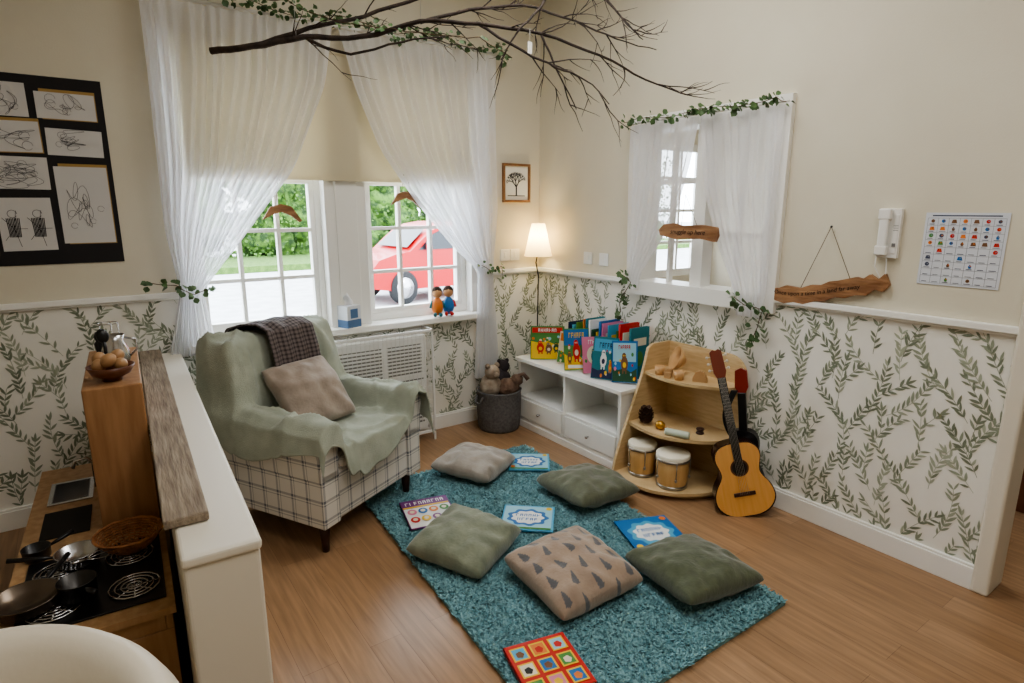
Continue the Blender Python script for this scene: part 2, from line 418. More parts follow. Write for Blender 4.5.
RR=[(2.62,-.46),(1.6,-.46),(1.16,-.50),(.36,-.44)]
curtain('curtain',RL,RR,.36,2.62,17,'x','sheer white voile curtain hanging to below the sill',amp=.022,group='window curtains')
IL=[(2.1,-1.0),(1.2,-1.01),(1.07,-1.0)]; IR=[(2.1,-1.51),(1.85,-1.46),(1.6,-1.39),(1.4,-1.28),(1.25,-1.17),(1.18,-1.12),(1.07,-1.12)]
curtain('curtain',IL,IR,1.09,2.1,9,'y','small sheer curtain tied back on the internal window',amp=.018,group='internal window curtains')
JL=[(2.1,-1.52),(1.7,-1.58),(1.4,-1.69),(1.15,-1.82),(1.0,-1.84)]; JR=[(2.1,-2.01),(1.0,-2.0)]
curtain('curtain',JL,JR,1.03,2.1,9,'y','small sheer curtain hanging on the internal window',amp=.018,group='internal window curtains')
O('curtain_rail',MB().tube([(-2.6,-.09,2.63),(-.42,-.09,2.63)],.009),WHITEP,label='slim white curtain rail above the window',cat='curtain rail')
O('curtain_rail',MB().tube([(-.06,-.98,2.11),(-.06,-2.03,2.11)],.006),WHITEP,label='thin white rail over the internal window',cat='curtain rail')
m=MB().box(-2.42,-.65,-.042,-.041,1.78,2.5).tube([(-2.42,-.043,2.5),(-.65,-.043,2.5)],.016).box(-2.42,-.65,-.05,-.036,1.765,1.785)
O('roller_blind',m,BLIND,label='cream fabric roller blind half lowered over window',cat='blind')

# ---------------------------------------------------------------- garlands
def ivyleaf(mb,p,d,up,s,mi=1):
    d=d.normalized(); side=d.cross(up)
    if side.length<.01: side=d.cross(Vector((1,0,0)))
    side.normalize(); nn=side.cross(d)
    prof=[(0,0,0),(.3,.42,.1),(.65,.45,.12),(1,0,-.05),(.65,-.45,.12),(.3,-.42,.1)]
    vs=[p+d*a*s+side*b*s+nn*c*s for a,b,c in prof]+[p+d*.5*s]
    mb.add(vs,[(0,1,6),(1,2,6),(2,3,6),(3,4,6),(4,5,6),(5,0,6)],mi,True)
def garland(name,path,n,label,size=.034,spread=.03,seed=1):
    r=random.Random(seed); path=[Vector(p) for p in path]; m=MB()
    fine=[]
    for a,b in zip(path[:-1],path[1:]):
        k=max(2,int((b-a).length/.05))
        for i in range(k): fine.append(a.lerp(b,i/k)+Vector([r.uniform(-.006,.006) for _ in range(3)]))
    fine.append(path[-1]); m.tube(fine,.0022,5,0)
    for i in range(n):
        p=r.choice(fine)+Vector([r.uniform(-.01,.01) for _ in range(3)])
        d=Vector((r.uniform(-1,1),r.uniform(-1,1),r.uniform(-1,.6)))
        ivyleaf(m,p+d.normalized()*r.uniform(0,spread),d,Vector((r.uniform(-.4,.4),-.8,.6)),size*r.uniform(.7,1.15))
    return O(name,m,[STRING,IVY],label=label,cat='garland')
pth=[(-2.25+i*.1,-.13,2.655+.02*math.sin(i*1.1)) for i in range(19)]+[(-.42,-.13,2.60)]
garland('leaf_garland',pth,220,'green artificial leaf garland draped along the curtain top',size=.036,seed=2)
pth=[(-.10,-.98-i*.1,2.12+.012*math.sin(i*1.3)) for i in range(11)]+[(-.1,-2.04,2.10)]
garland('leaf_garland',pth,140,'green leaf garland along top of internal window',size=.036,spread=.02,seed=3)
garland('ivy_tieback',[(-2.66,-.13,1.22),(-2.56,-.16,1.2),(-2.47,-.15,1.15),(-2.38,-.13,1.17)],28,'leafy green tieback round gathered white curtain',size=.036,seed=4)
garland('ivy_tieback',[(-.62,-.13,1.2),(-.56,-.16,1.16),(-.46,-.15,1.19),(-.42,-.1,1.12)],26,'leafy green tieback round gathered white curtain',size=.03,seed=5)
garland('ivy_tieback',[(-.09,-.99,1.16),(-.12,-1.04,1.18),(-.12,-1.1,1.14),(-.1,-1.0,1.02),(-.08,-.99,.93)],38,'leafy green sprig tying back small curtain',size=.036,seed=6)
garland('ivy_tieback',[(-.1,-1.84,1.13),(-.13,-1.93,1.11),(-.1,-2.02,1.09),(-.08,-1.98,.98),(-.07,-1.96,.9)],42,'leafy green sprig tying back small curtain',size=.040,seed=7)

# ---------------------------------------------------------------- hanging branch
BO=Vector((-1.204,-1.321,0)); BR=Vector((.813,-.582,0)); BF=Vector((.582,.813,0))
def bp(R_,z,dep=0): return BO+BR*R_+BF*dep+Vector((0,0,z))
m=MB(); rb=random.Random(21)
def limb(pts,r0,r1,lvl=0):
    P=[bp(*p) for p in pts]; fine=[]
    for i in range(len(P)-1):
        a=P[max(i-1,0)];b=P[i];c=P[i+1];d=P[min(i+2,len(P)-1)]
        for k in range(4):
            t=k/4
            q=.5*((2*b)+(c-a)*t+(2*a-5*b+4*c-d)*t*t+(3*b-a-3*c+d)*t**3)
            fine.append(q+Vector([rb.uniform(-.004,.004) for _ in range(3)]))
    fine.append(P[-1]); n=len(fine)
    m.tube(fine,[r0+(r1-r0)*i/(n-1) for i in range(n)],7)
    return fine
def twigs(fine,n,L,r,lvl):
    for _ in range(n):
        i=rb.randint(len(fine)//5,len(fine)-2); p=fine[i]; d=(fine[i+1]-fine[i]).normalized()
        ax=Vector([rb.uniform(-1,1) for _ in range(3)]); ax=(ax-d*ax.dot(d)).normalized()
        q=(d*.85+ax*.6).normalized(); l=L*rb.uniform(.5,1.2); pts=[p]; 
        for k in range(5):
            q=(q+Vector([rb.uniform(-.22,.22) for _ in range(3)])).normalized(); pts.append(pts[-1]+q*l/5)
        m.tube(pts,[r*(1-.75*k/5) for k in range(6)],5)
        if lvl>0: twigs(pts,2,l*.6,r*.65,lvl-1)
A=limb([(-1.39,2.31,0),(-1.2,2.33,0),(-.97,2.375,.03),(-.7,2.385,.06),(-.42,2.44,.02),(-.15,2.41,-.05),(.13,2.38,-.02),(.41,2.3,.04),(.64,2.21,.1),(.86,2.14,.12)],.016,.003)
B=limb([(-1.2,2.33,0),(-.95,2.42,.05),(-.7,2.49,.1),(-.42,2.58,.12),(-.1,2.66,.1),(.2,2.7,.05)],.012,.005)
C=limb([(-.42,2.44,.02),(-.2,2.5,.06),(.05,2.53,.1),(.3,2.47,.12),(.5,2.40,.14),(.69,2.34,.1)],.009,.002)
D=limb([(-.15,2.41,-.05),(.05,2.29,-.08),(.2,2.22,-.1),(.33,2.17,-.1),(.44,2.06,-.12)],.007,.002)
Fb=limb([(.2,2.7,.05),(.15,2.52,0),(.05,2.40,-.08),(.0,2.33,-.1),(-.05,2.25,-.1)],.008,.002)
G=limb([(.13,2.38,-.02),(.22,2.2,-.03),(.3,2.05,-.04)],.006,.002)
H=limb([(.2,2.7,.05),(.4,2.6,.1),(.55,2.45,.1),(.62,2.38,.08)],.008,.002)
I=limb([(-.97,2.375,.03),(-.75,2.30,.0),(-.5,2.34,-.05),(-.3,2.36,-.05)],.008,.003)
for fb,n in ((A,15),(B,4),(C,11),(D,5),(Fb,3),(G,3),(H,7),(I,1)): twigs(fb,n,.24,.0036,1)
br=E('hanging_branch','long bare brown tree branch suspended below ceiling','branch')
O('branch',m,BARK,parent=br)
CL=mk('clear_line',S(200,200,200),.3)
for p,q in ((bp(-.42,2.44,.02),bp(-.42,3.2,.02)),(bp(.2,2.7,.05),bp(.2,3.2,.05)),(bp(-1.0,2.37,.02),bp(-1.0,3.2,.02))): O('cord',MB().tube([p,q],.001,4),CL,parent=br)
garland('leaf_garland',[bp(-1.3,2.56,.1),bp(-1.05,2.54,.05),bp(-.85,2.46,.05),bp(-.6,2.42,.05),bp(-.35,2.38,0),bp(-.15,2.36,-.03),bp(.0,2.27,-.05)],85,'thin leafy vine wound along the hanging branch',size=.026,seed=12)
pt=MB().box(-.012,.012,-.002,.002,-.05,0).tube([(0,0,0),(0,0,.06)],.001,4)
O('paper_tag',pt,mk('white_card',S(236,234,228),.7),label='small white paper tag hanging from the branch',cat='tag',loc=bp(.08,2.33,-.08))

# ---------------------------------------------------------------- rug
A_,B_,C_,D_=[Vector(p) for p in ((-1.82,-.66,0),(-.64,-.68,0),(-.76,-2.64,0),(-1.96,-2.62,0))]
rug=E('shag_rug','teal blue shaggy rectangular rug on wooden floor','rug',loc=(-1.3,-1.65,0))
OFF=Vector((1.3,1.65,0))
mb=MB(); q=[p+OFF for p in (A_,D_,C_,B_)]
mb.prism([(p.x,p.y) for p in q],.001,.020)
O('backing',mb,mk('rug_backing',S(112,156,164),.95),parent=rug)
def shagmat():
    m=bpy.data.materials.new('teal_shag_yarn'); m.use_nodes=True; n=m.node_tree; b=n.nodes['Principled BSDF']; b.inputs['Roughness'].default_value=.9
    g=n.nodes.new('ShaderNodeNewGeometry'); r=n.nodes.new('ShaderNodeValToRGB')
    r.color_ramp.elements[0].color=S(108,152,160); r.color_ramp.elements[1].color=S(148,186,192)
    n.links.new(g.outputs['Random Per Island'],r.inputs[0]); n.links.new(r.outputs[0],b.inputs['Base Color'])
    b.inputs['Specular IOR Level'].default_value=.1
    return m
rng=np.random.default_rng(5); N=90000
u=rng.random(N)[:,None]; v=rng.random(N)[:,None]
a_,b_,c_,d_=[np.array(p+OFF) for p in (A_,B_,C_,D_)]
base=(a_*(1-u)+b_*u)*(1-v)+(d_*(1-u)+c_*u)*v
base[:,2]=.017
th=rng.random(N)*6.283; ph=rng.random(N)*6.283
cl=np.array([[noise.noise(Vector((p[0]*16,p[1]*16,0))),noise.noise(Vector((p[0]*16+40,p[1]*16,3)))] for p in base])
w=.0052; side=np.stack([np.cos(th)*w,np.sin(th)*w,np.zeros(N)],1)
lean=np.stack([np.cos(ph)*.018+cl[:,0]*.014,np.sin(ph)*.018+cl[:,1]*.014,.006+rng.random(N)*.008],1)
V=np.empty((N*4,3)); V[0::4]=base-side; V[1::4]=base+side; V[2::4]=base+lean+side*.6; V[3::4]=base+lean-side*.6
me=bpy.data.meshes.new('pile'); me.vertices.add(N*4); me.vertices.foreach_set('co',V.ravel()); me.loops.add(N*4); me.loops.foreach_set('vertex_index',np.arange(N*4,dtype=np.int32))
me.polygons.add(N); me.polygons.foreach_set('loop_start',np.arange(0,N*4,4,dtype=np.int32)); me.polygons.foreach_set('loop_total',np.full(N,4,dtype=np.int32)); me.update(calc_edges=True); me.validate()
me.materials.append(shagmat())
o=bpy.data.objects.new('pile',me); COLL.objects.link(o); o.parent=rug; o['kind']='stuff'

# ---------------------------------------------------------------- cushions
VELV=vcol('cushion_velvet',.85,sheen=.5,bump=.25,bsc=90)
def cushion(label,loc,rot,size,T,colf,seed,n=56,group=None):
    m=MB(); s=size/2; cols=[]
    sd=Vector((seed*3.1,seed*1.7,seed))
    for sgn in (1,-1):
        def fn(a,b,sgn=sgn):
            u=a*2-1; v=(b*2-1)
            k=1-.045*(u*u*v*v)**2
            x=s*u*(1-.055*(1-v*v))*k; y=s*v*(1-.055*(1-u*u))*k
            h=T*((max(0,1-u*u)*max(0,1-v*v))**.36)
            nz=noise.noise(Vector((x*7,y*7,sgn*2))+sd)*.018+noise.noise(Vector((x*18,y*18,sgn*2))+sd)*.009
            cr=.010*math.sin(9*math.atan2(abs(v),abs(u)))*max(0,math.hypot(u,v)-.5)
            edge=min(1,(1-max(abs(u),abs(v)))*6)
            cols.append(colf(u,v,x,y))
            return (x,y,sgn*h*(.48 if sgn<0 else .64)+(nz+cr)*edge)
        if sgn>0: m.grid(fn,n,n)
        else: m.grid(lambda a,b,fn=fn: fn(1-a,b),n,n)
    o=O('cushion',m,VELV,label=label,cat='cushion',loc=loc,rot=rot,group=group,weld=True)
    at=o.data.color_attributes.new('Col','FLOAT_COLOR','POINT')
    at.data.foreach_set('color',np.array(cols,dtype=np.float32).ravel())
    return o
def mottled(c1,c2,sc=14,seed=0):
    c1=np.array(c1);c2=np.array(c2)
    def f(u,v,x,y):
        t=.5+.7*noise.noise(Vector((x*sc,y*sc,seed)))+.25*noise.noise(Vector((x*60,y*60,seed+5))); t=min(1,max(0,t))
        return c1*(1-t)+c2*t
    return f
def feather(u,v,x,y):
    base=mottled(S(168,148,130),S(150,130,114))(u,v,x,y)
    gx,gy=(u+1)*2.6,(v+1)*2.2
    i=math.floor(gx); gy+=.5*(i%2); fx=gx-i-.5; fy=gy-math.floor(gy)-.5
    j=math.floor(gy); a=.35*math.sin(i*5.1+j*3.3); fx2=fx*math.cos(a)-fy*math.sin(a); fy2=fx*math.sin(a)+fy*math.cos(a)
    t=(fy2+.38)/.72
    if 0<t<1:
        w=.21*(1-t)**.75*(1 if t>.12 else t/.12)
        w*=.85+.25*abs(math.sin(t*16))
        if abs(fx2)<w: return np.array(S(94,94,98))
    return base
zc=.088
cushion('taupe velvet cushion lying on the teal rug',(-1.15,-.85,zc),(rad(3),rad(2),rad(31)),.405,.13,mottled(S(164,156,146),S(138,130,120)),1,group='floor cushions')
cushion('dark olive green cushion on the teal rug',(-.80,-1.48,zc),(rad(-2),rad(3),rad(-2)),.43,.13,mottled(S(98,102,80),S(80,84,64),40),2,group='floor cushions')
cushion('sage green velvet cushion on the teal rug',(-1.65,-1.57,zc),(rad(4),rad(-3),rad(27)),.41,.14,mottled(S(138,144,124),S(106,112,94)),3,group='floor cushions')
cushion('taupe cushion printed with grey trees on rug',(-1.41,-2.05,zc+.01),(rad(5),rad(-2),rad(-2)),.44,.15,feather,4,n=130,group='floor cushions')
cushion('dark green corduroy cushion on the teal rug',(-.97,-2.33,zc),(rad(-3),rad(3),rad(-8)),.43,.13,mottled(S(88,95,70),S(68,75,54),40),5,group='floor cushions')

# ---------------------------------------------------------------- books
PAGES=mk('book_pages',S(238,232,216),.8)
def cm(name,r,g,b,rough=.4): return mk(name,S(r,g,b),rough)
PC=dict(lb=cm('cover_light_blue',86,168,206),blue=cm('cover_blue',38,112,178),white=cm('print_white',232,234,234),red=cm('cover_red',200,44,38),yel=cm('print_yellow',232,194,60),
 pur=cm('cover_purple',120,64,130),grn=cm('cover_green',78,140,70),dgrn=cm('cover_dark_green',40,80,56),org=cm('print_orange',222,128,60),pink=cm('print_pink',216,128,160),
 teal=cm('cover_teal',40,122,134),navy=cm('cover_navy',36,50,84),brn=cm('print_brown',120,84,58),crm=cm('cover_cream',226,216,196),blk=cm('print_black',30,30,34),sky=cm('print_sky',150,200,218))
def book(w,h,t,cover,art,label,loc,rot,group):
    names=[cover]+[k for k in dict.fromkeys(a[0] for a in art) if k!=cover]
    m=MB(); m.box(-w/2,w/2,-h/2,h/2,0,.002).box(-w/2,w/2,-h/2,h/2,t-.002,t).box(-w/2,-w/2+.003,-h/2,h/2,0,t)
    for i,(k,poly) in enumerate(art):
        m.flat([(x*w/2,y*h/2) for x,y in poly],t+.0004+.00008*i,names.index(k))
    o=O('picture_book',m,[PC[k] for k in names],label=label,cat='book',loc=loc,rot=rot,group=group)
    O('pages',MB().box(-w/2+.003,w/2-.004,-h/2+.004,h/2-.004,.0021,t-.0021),PAGES,parent=o); return o
def rect(x0,y0,x1,y1): return [(x0,y0),(x1,y0),(x1,y1),(x0,y1)]
def bumpy(cx,cy,r,n=9,ry=None):
    ry=ry or r; return [(cx+(r*(1+.08*math.cos(n*2*math.pi*i/72)))*math.cos(2*math.pi*i/72),cy+(ry*(1+.08*math.cos(n*2*math.pi*i/72)))*math.sin(2*math.pi*i/72)) for i in range(72)]
def letters(k,cx,cy,n,sz,seed):
    r=random.Random(seed); out=[]
    for i in range(n):
        x=cx+(i-(n-1)/2)*sz*1.15
        out.append((k,rect(x-sz*.42,cy-sz*.7,x-sz*.2,cy+sz*.7)))
        if r.random()<.7: out.append((k,rect(x-sz*.2,cy+sz*.4,x+sz*.35,cy+sz*.7)))
        if r.random()<.6: out.append((k,rect(x-sz*.2,cy-sz*.15,x+sz*.3,cy+sz*.12)))
        if r.random()<.6: out.append((k,rect(x+sz*.15,cy-sz*.7,x+sz*.38,cy+sz*.7)))
    return out
zr=.036; fg='picture books on the rug'
blueart=[('sky',rect(-.92,-.92,.92,.92)),('blue',bumpy(0,.02,.76,9,.66)),('white',bumpy(0,.02,.60,9,.50))]+letters('blue',0,.18,6,.14,1)+letters('blue',0,-.16,5,.14,2)+[('grn',rect(-.92,-.92,.92,-.80)),('org',circ(-.8,-.66,.12)),('yel',circ(.78,.76,.12))]
book(.25,.25,.008,'lb',blueart,'light blue square picture book flat on rug',(-.807,-.955,zr),(0,0,rad(-38)),fg)
book(.27,.25,.008,'lb',blueart,'sky blue picture book with round white title',(-1.24,-1.51,zr),(0,0,rad(-42)),fg)
ba2=[('blue',rect(-1,-1,1,1)),('lb',bumpy(0,0,.8,9,.74)),('white',bumpy(0,0,.62,9,.54))]+letters('blue',0,.18,6,.14,1)+letters('blue',0,-.18,5,.14,2)+[('yel',circ(-.8,-.78,.12)),('org',circ(.8,.78,.12))]
book(.28,.28,.008,'blue',ba2,'bright blue picture book partly under a cushion',(-.83,-1.98,zr),(0,0,rad(-22)),fg)
pa=[('white',rect(-.95,-.95,.95,.4)),('yel',rect(-.95,.42,.95,.52))]+letters('white',0,.73,9,.16,5)
for i in range(4):
    for j in range(2):
        pa.append((['pink','blue','org','grn','red','yel','pur','teal'][i+4*j],circ(-.66+i*.44,.1-j*.55,.19,16,.2))); pa.append(('crm',circ(-.66+i*.44,.12-j*.55,.1,12)))
book(.26,.30,.005,'pur',pa,'purple activity magazine with rows of coloured figures',(-1.62,-1.15,zr),(0,0,rad(-14)),fg)
ra=[]
for i in range(3):
    for j in range(3):
        x,y=-.62+i*.62,.62-j*.62
        ra.append(('yel',rect(x-.25,y-.25,x+.25,y+.25))); ra.append((['lb','crm','grn','org','blue','pink','sky','grn','blue'][i*3+j],rect(x-.2,y-.2,x+.2,y+.2))); ra.append((['brn','blk','org','red','brn','yel','red','crm','org'][i*3+j],bumpy(x,y-.03,.12,5)))
book(.24,.26,.012,'red',ra,'red board book with grid of coloured panels',(-1.80,-2.37,zr),(0,0,rad(-14)),fg)

# ---------------------------------------------------------------- white bench unit
bw=E('storage_bench','low white storage bench with drawers and open shelves','storage bench',loc=(0,0,0))
m=MB(); x0,x1=-.40,-.025; y0,y1=-1.33,-.28
m.box(x0-.02,x1,y0-.015,y1+.015,.505,.53)
m.box(x0,x1,y1-.025,y1,0.0,.505).box(x0,x1,y0,y0+.025,.0,.505).box(x0,x1,-.815,-.79,.06,.505)
m.box(x0,x1,y0+.025,y1-.025,.05,.075).box(x0+.005,x1,y0+.025,y1-.025,.225,.243).box(x1-.01,x1,y0+.025,y1-.025,.075,.505).box(x0-.004,x0+.02,y0,y1,0.0,.05)
O('body',m,WHITE,parent=bw,bevel=.003)
for ya,yb in ((-.785,-.31),(-1.3,-.82)):
    d=O('drawer',MB().box(x0-.006,x0+.012,ya+.004,yb-.004,.08,.222).box(x0+.012,x1-.03,ya+.01,yb-.01,.085,.2),WHITE,parent=bw,bevel=.003)
    yk=(ya+yb)/2
    O('knob',MB().lathe([(.004,0),(.005,.01),(.011,.016),(.009,.024),(0,.026)],14,0,Matrix.Translation((x0-.006,yk,.15))@Matrix.Rotation(rad(-90),4,'Y')),STEEL,parent=d,label='small metal knob')
rb2=random.Random(3)
bg='picture books on the white bench'
def sbook(y,x,w,h,t,cover,art,yaw,label,tilt=-9,roll=0):
    z=.534+abs(math.sin(rad(roll)))*w/2
    M=Matrix.Translation((x,y,z))@Matrix.Rotation(rad(yaw),4,'Z')@Matrix.Rotation(rad(90+tilt),4,'X')@Matrix.Rotation(rad(roll),4,'Z')@Matrix.Translation((0,h/2,0))
    b=book(w,h,t,cover,art,label,(0,0,0),(0,0,0),bg); b.matrix_world=M; return b
def hill(k,y0,y1): return (k,[(-.96,-.96),(.96,-.96),(.96,y1),(.5,y0),(0,y1),(-.5,y0+.1),(-.96,y1)])
def critter(c1,c2,x,y,s): return [(c1,circ(x,y,s,14,s*1.3)),(c1,circ(x-s*.1,y+s*1.3,s*.6,12)),(c2,circ(x-s*.3,y+s*1.4,s*.15,6)),(c2,circ(x+s*.15,y+s*1.4,s*.15,6)),(c2,circ(x,y-s*.2,s*.5,10)),(c1,rect(x-s*.6,y-s*1.7,x-s*.25,y-s)),(c1,rect(x+s*.25,y-s*1.7,x+s*.6,y-s))]
def confetti(seed,n=16):
    r=random.Random(seed); return [(r.choice(['pink','yel','sky','crm','org','grn','red']),circ(r.uniform(-.85,.85),r.uniform(-.85,.4),r.uniform(.05,.11),8)) for _ in range(n)]
artA=[hill('yel',-.1,.1)]+confetti(1)+critter('red','yel',-.4,-.3,.22)+critter('brn','crm',.1,-.35,.2)+critter('dgrn','yel',.55,-.3,.18)+[('red',rect(-.9,.6,.9,.92))]+letters('white',0,.76,7,.14,9)
artB=[('blue',rect(-.95,.2,.95,.95)),hill('yel',-.5,-.2)]+confetti(2)+critter('red','crm',0,-.1,.3)+critter('brn','yel',-.55,-.4,.18)+letters('yel',0,.68,6,.18,21)+[('white',rect(-.7,-.9,.7,-.75))]
artC=[('lb',rect(-.9,.3,.9,.9)),hill('navy',-.7,-.5)]+confetti(3,10)+critter('white','navy',-.1,-.1,.26)+critter('org','yel',.5,-.4,.16)+letters('navy',0,.6,5,.18,12)
artD=[('sky',rect(-.9,0,.9,.9)),hill('dgrn',-.5,-.3)]+confetti(4,10)+critter('brn','yel',0,-.1,.28)+letters('red',0,.7,6,.14,13)
artE=[('org',rect(-.9,.4,.9,.9)),hill('grn',-.4,-.2)]+confetti(5)+critter('pur','yel',.1,-.1,.26)
artF=[('pink',rect(-.9,-.9,.9,.9)),('crm',circ(0,0,.6,20,.5))]+confetti(6,10)+critter('teal','yel',0,-.1,.24)+letters('white',0,.72,5,.16,33)
sbook(-.48,-.29,.24,.24,.012,'grn',artA,-38,'green and red picture book standing on bench')
sbook(-.84,-.32,.17,.28,.012,'grn',artB,-42,'yellow and blue picture book standing on bench',roll=3)
sbook(-1.10,-.33,.16,.27,.012,'teal',artC,-54,'teal picture book standing upright on bench',roll=-2)
sbook(-1.24,-.28,.16,.26,.012,'blue',artD,-60,'blue picture book with pale circle on bench',roll=4)
sbook(-.68,-.27,.15,.22,.01,'crm',artE,-50,'cream and orange picture book leaning on bench',roll=-5)
sbook(-.97,-.28,.15,.24,.01,'pink',artF,-46,'pink picture book leaning among other books',roll=5)
cols=['navy','red','lb','grn','crm','org','teal','white','dgrn','yel','blue','pink','brn','lb','navy','grn','red','crm','org','teal']
cn={'navy':'navy','red':'red','lb':'light blue','grn':'green','crm':'cream','org':'orange','teal':'teal','white':'white','dgrn':'dark green','yel':'yellow','blue':'blue','pink':'pink','brn':'brown'}
y=-.62
for i,c in enumerate(cols):
    t=rb2.uniform(.008,.018); h=rb2.uniform(.22,.35); wd=rb2.uniform(.15,.19)
    b=book(wd,h,t,c,[(['white','yel','sky','crm'][i%4],rect(-.7,.3,.7,.6)),(['red','navy','org','grn'][i%4],circ(0,-.2,.4,12,.3))],'slim %s picture book standing spine out'%cn[c],(0,0,0),(0,0,0),'spine-out books on the white bench')
    b.matrix_world=Matrix.Translation((-.13+rb2.uniform(-.01,0),y,.532))@Matrix.Rotation(rad(rb2.uniform(-3,3)),4,'Z')@Matrix.Rotation(rad(90),4,'X')@Matrix.Translation((0,h/2,0)); y-=t+.018

# ---------------------------------------------------------------- basket of toys
bk=E('felt_basket','round grey felt basket holding soft toys','basket',loc=(-.55,-.24,0))
m=MB().lathe([(.0,.0),(.145,0),(.155,.02),(.165,.15),(.165,.29),(.17,.3),(.155,.3),(.15,.2),(.14,.03),(0,.03)],36)
O('body',m,GREYFELT,parent=bk)
for sx in (-1,1): O('handle',MB().tube([(sx*.168,-.04,.27),(sx*.185,-.03,.22),(sx*.185,.03,.22),(sx*.168,.04,.27)],.008),GREYFELT,parent=bk)
sh=mk('brown_plush',S(128,104,88),.95,S(96,76,64),sc=20,bump=.8,bsc=60); sk=mk('black_plush',S(58,52,56),.95,bump=.8,bsc=60); sg=mk('sand_plush',S(176,162,146),.95,S(138,122,108),sc=18,bump=.6,bsc=50)
m=MB().sph((0,0,.0),.08,(1,1,1.1),20,nz=.15).sph((0,-.02,.11),.056,(1,1,1),16).sph((-.04,-.02,.16),.020).sph((.04,-.02,.16),.020).sph((0,-.07,.10),.024)
O('soft_toy',m,sg,label='sandy plush animal peeking out of grey basket',cat='soft toy',loc=(-.62,-.24,.33))
m=MB().sph((0,0,.0),.075,(1.1,1,1),20,nz=.25).sph((.03,0,.085),.05,(1,1,1),16,nz=.2).sph((.065,0,.125),.016).sph((-0.005,0,.13),.016)
O('soft_toy',m,sk,label='dark plush toy in the grey basket',cat='soft toy',loc=(-.50,-.18,.36))
m=MB().sph((0,0,.0),.075,(1.1,.9,.9),20,nz=.35).sph((.05,-.03,.05),.045,(1,1,1),16,nz=.3).tube([(.05,-.03,.08),(.09,-.06,.10),(.11,-.09,.06)],.016)
O('soft_toy',m,sh,label='brown knitted toy on top of grey basket',cat='soft toy',loc=(-.51,-.31,.32))

# ---------------------------------------------------------------- floor lamp
lp=E('floor_lamp','slim lamp with cream conical shade glowing warmly','floor lamp',loc=(-.13,-.16,0))
O('base',MB().lathe([(.0,0),(.10,0),(.10,.012),(.02,.02),(0,.02)],28),GUNM,parent=lp)
O('pole',MB().tube([(0,0,.02),(0,0,.8),(.005,0,1.1),(-.02,-.0,1.2),(0,0,1.29)],.005,10),GUNM,parent=lp)
def shade_mat():
    m=bpy.data.materials.new('lamp_shade_fabric'); m.use_nodes=True; n=m.node_tree; n.nodes.remove(n.nodes['Principled BSDF']); o=n.nodes['Material Output']
    t=n.nodes.new('ShaderNodeBsdfTranslucent'); t.inputs[0].default_value=S(250,230,180); d=n.nodes.new('ShaderNodeBsdfDiffuse'); d.inputs[0].default_value=S(250,236,200)
    mx=n.nodes.new('ShaderNodeMixShader'); mx.inputs[0].default_value=.6; n.links.new(d.outputs[0],mx.inputs[1]); n.links.new(t.outputs[0],mx.inputs[2])
    e=n.nodes.new('ShaderNodeEmission'); e.inputs[0].default_value=S(255,238,190); e.inputs[1].default_value=.4
    a=n.nodes.new('ShaderNodeAddShader'); n.links.new(mx.outputs[0],a.inputs[0]); n.links.new(e.outputs[0],a.inputs[1]); n.links.new(a.outputs[0],o.inputs[0]); return m
O('lamp_shade',MB().lathe([(.105,1.25),(.05,1.49)],32,cap=False),shade_mat(),parent=lp)
O('bulb',MB().sph((0,0,1.34),.025),mk('bulb',S(255,240,200),.3,emit=S(255,225,160),es=10),parent=lp)
L=bpy.data.lights.new('lamp_light','POINT'); L.energy=4.5; L.color=(1,.85,.58); L.shadow_soft_size=.03
o=bpy.data.objects.new('lamp_light',L); COLL.objects.link(o); o.location=(-.13,-.16,1.40)

# ---------------------------------------------------------------- armchair
ch=E('armchair','check fabric armchair with rolled arms beside window','armchair',loc=(-2.03,-.715,0),rot=(0,0,rad(28)))
m=MB().box(-.37,.37,-.36,.36,.15,.40); O('base',m,PLAID,parent=ch,bevel=.02)
m=MB().box(-.26,.26,-.385,.22,.40,.48); O('seat',m,PLAID,parent=ch,bevel=.035)
for sx in (-1,1):
    poly=[(.27,.38),(.385,.38),(.39,.50)]+[(.33+.07*math.cos(t),.55+.065*math.sin(t)) for t in [rad(a) for a in range(-10,200,15)]]+[(.27,.5)]
    poly=[(sx*x,z) for x,z in poly]
    if sx<0: poly=poly[::-1]
    X=Matrix(((1,0,0,0),(0,0,-1,0),(0,1,0,0),(0,0,0,1)))
    mm=MB().prism(poly,-.28,.375,0,X,True); mm.box(min(sx*.27,sx*.38),max(sx*.27,sx*.38),-.375,.3,.15,.42)
    O('armrest',mm,PLAID,parent=ch,bevel=.008)
pb=[(-.33,.38),(.33,.38),(.35,.7),(.34,.84),(.28,.90),(.15,.925),(0,.93),(-.15,.925),(-.28,.90),(-.34,.84),(-.35,.7)]
Xb=Matrix.Translation((0,.28,0))@Matrix.Rotation(rad(-7),4,'X')@Matrix(((1,0,0,0),(0,0,1,0),(0,1,0,0),(0,0,0,1)))
m=MB().prism(pb[::-1],-.08,.08,0,Xb,True); O('backrest',m,PLAID,parent=ch,bevel=.04)
for sx in (-1,1):
    for yy in (-.31,.31):
        O('leg',MB().lathe([(.016,0),(.027,.15)],14,0,Matrix.Translation((sx*.32,yy,0))),DWOOD,parent=ch,label='dark turned wooden leg')
nx_,ny_=140,130
XL,XR=-.40-.14,.41+.17; YF,YB=-.40-.13,.42+.2
us=np.linspace(XL,XR,nx_+1); vs_=np.linspace(YF,YB,ny_+1)
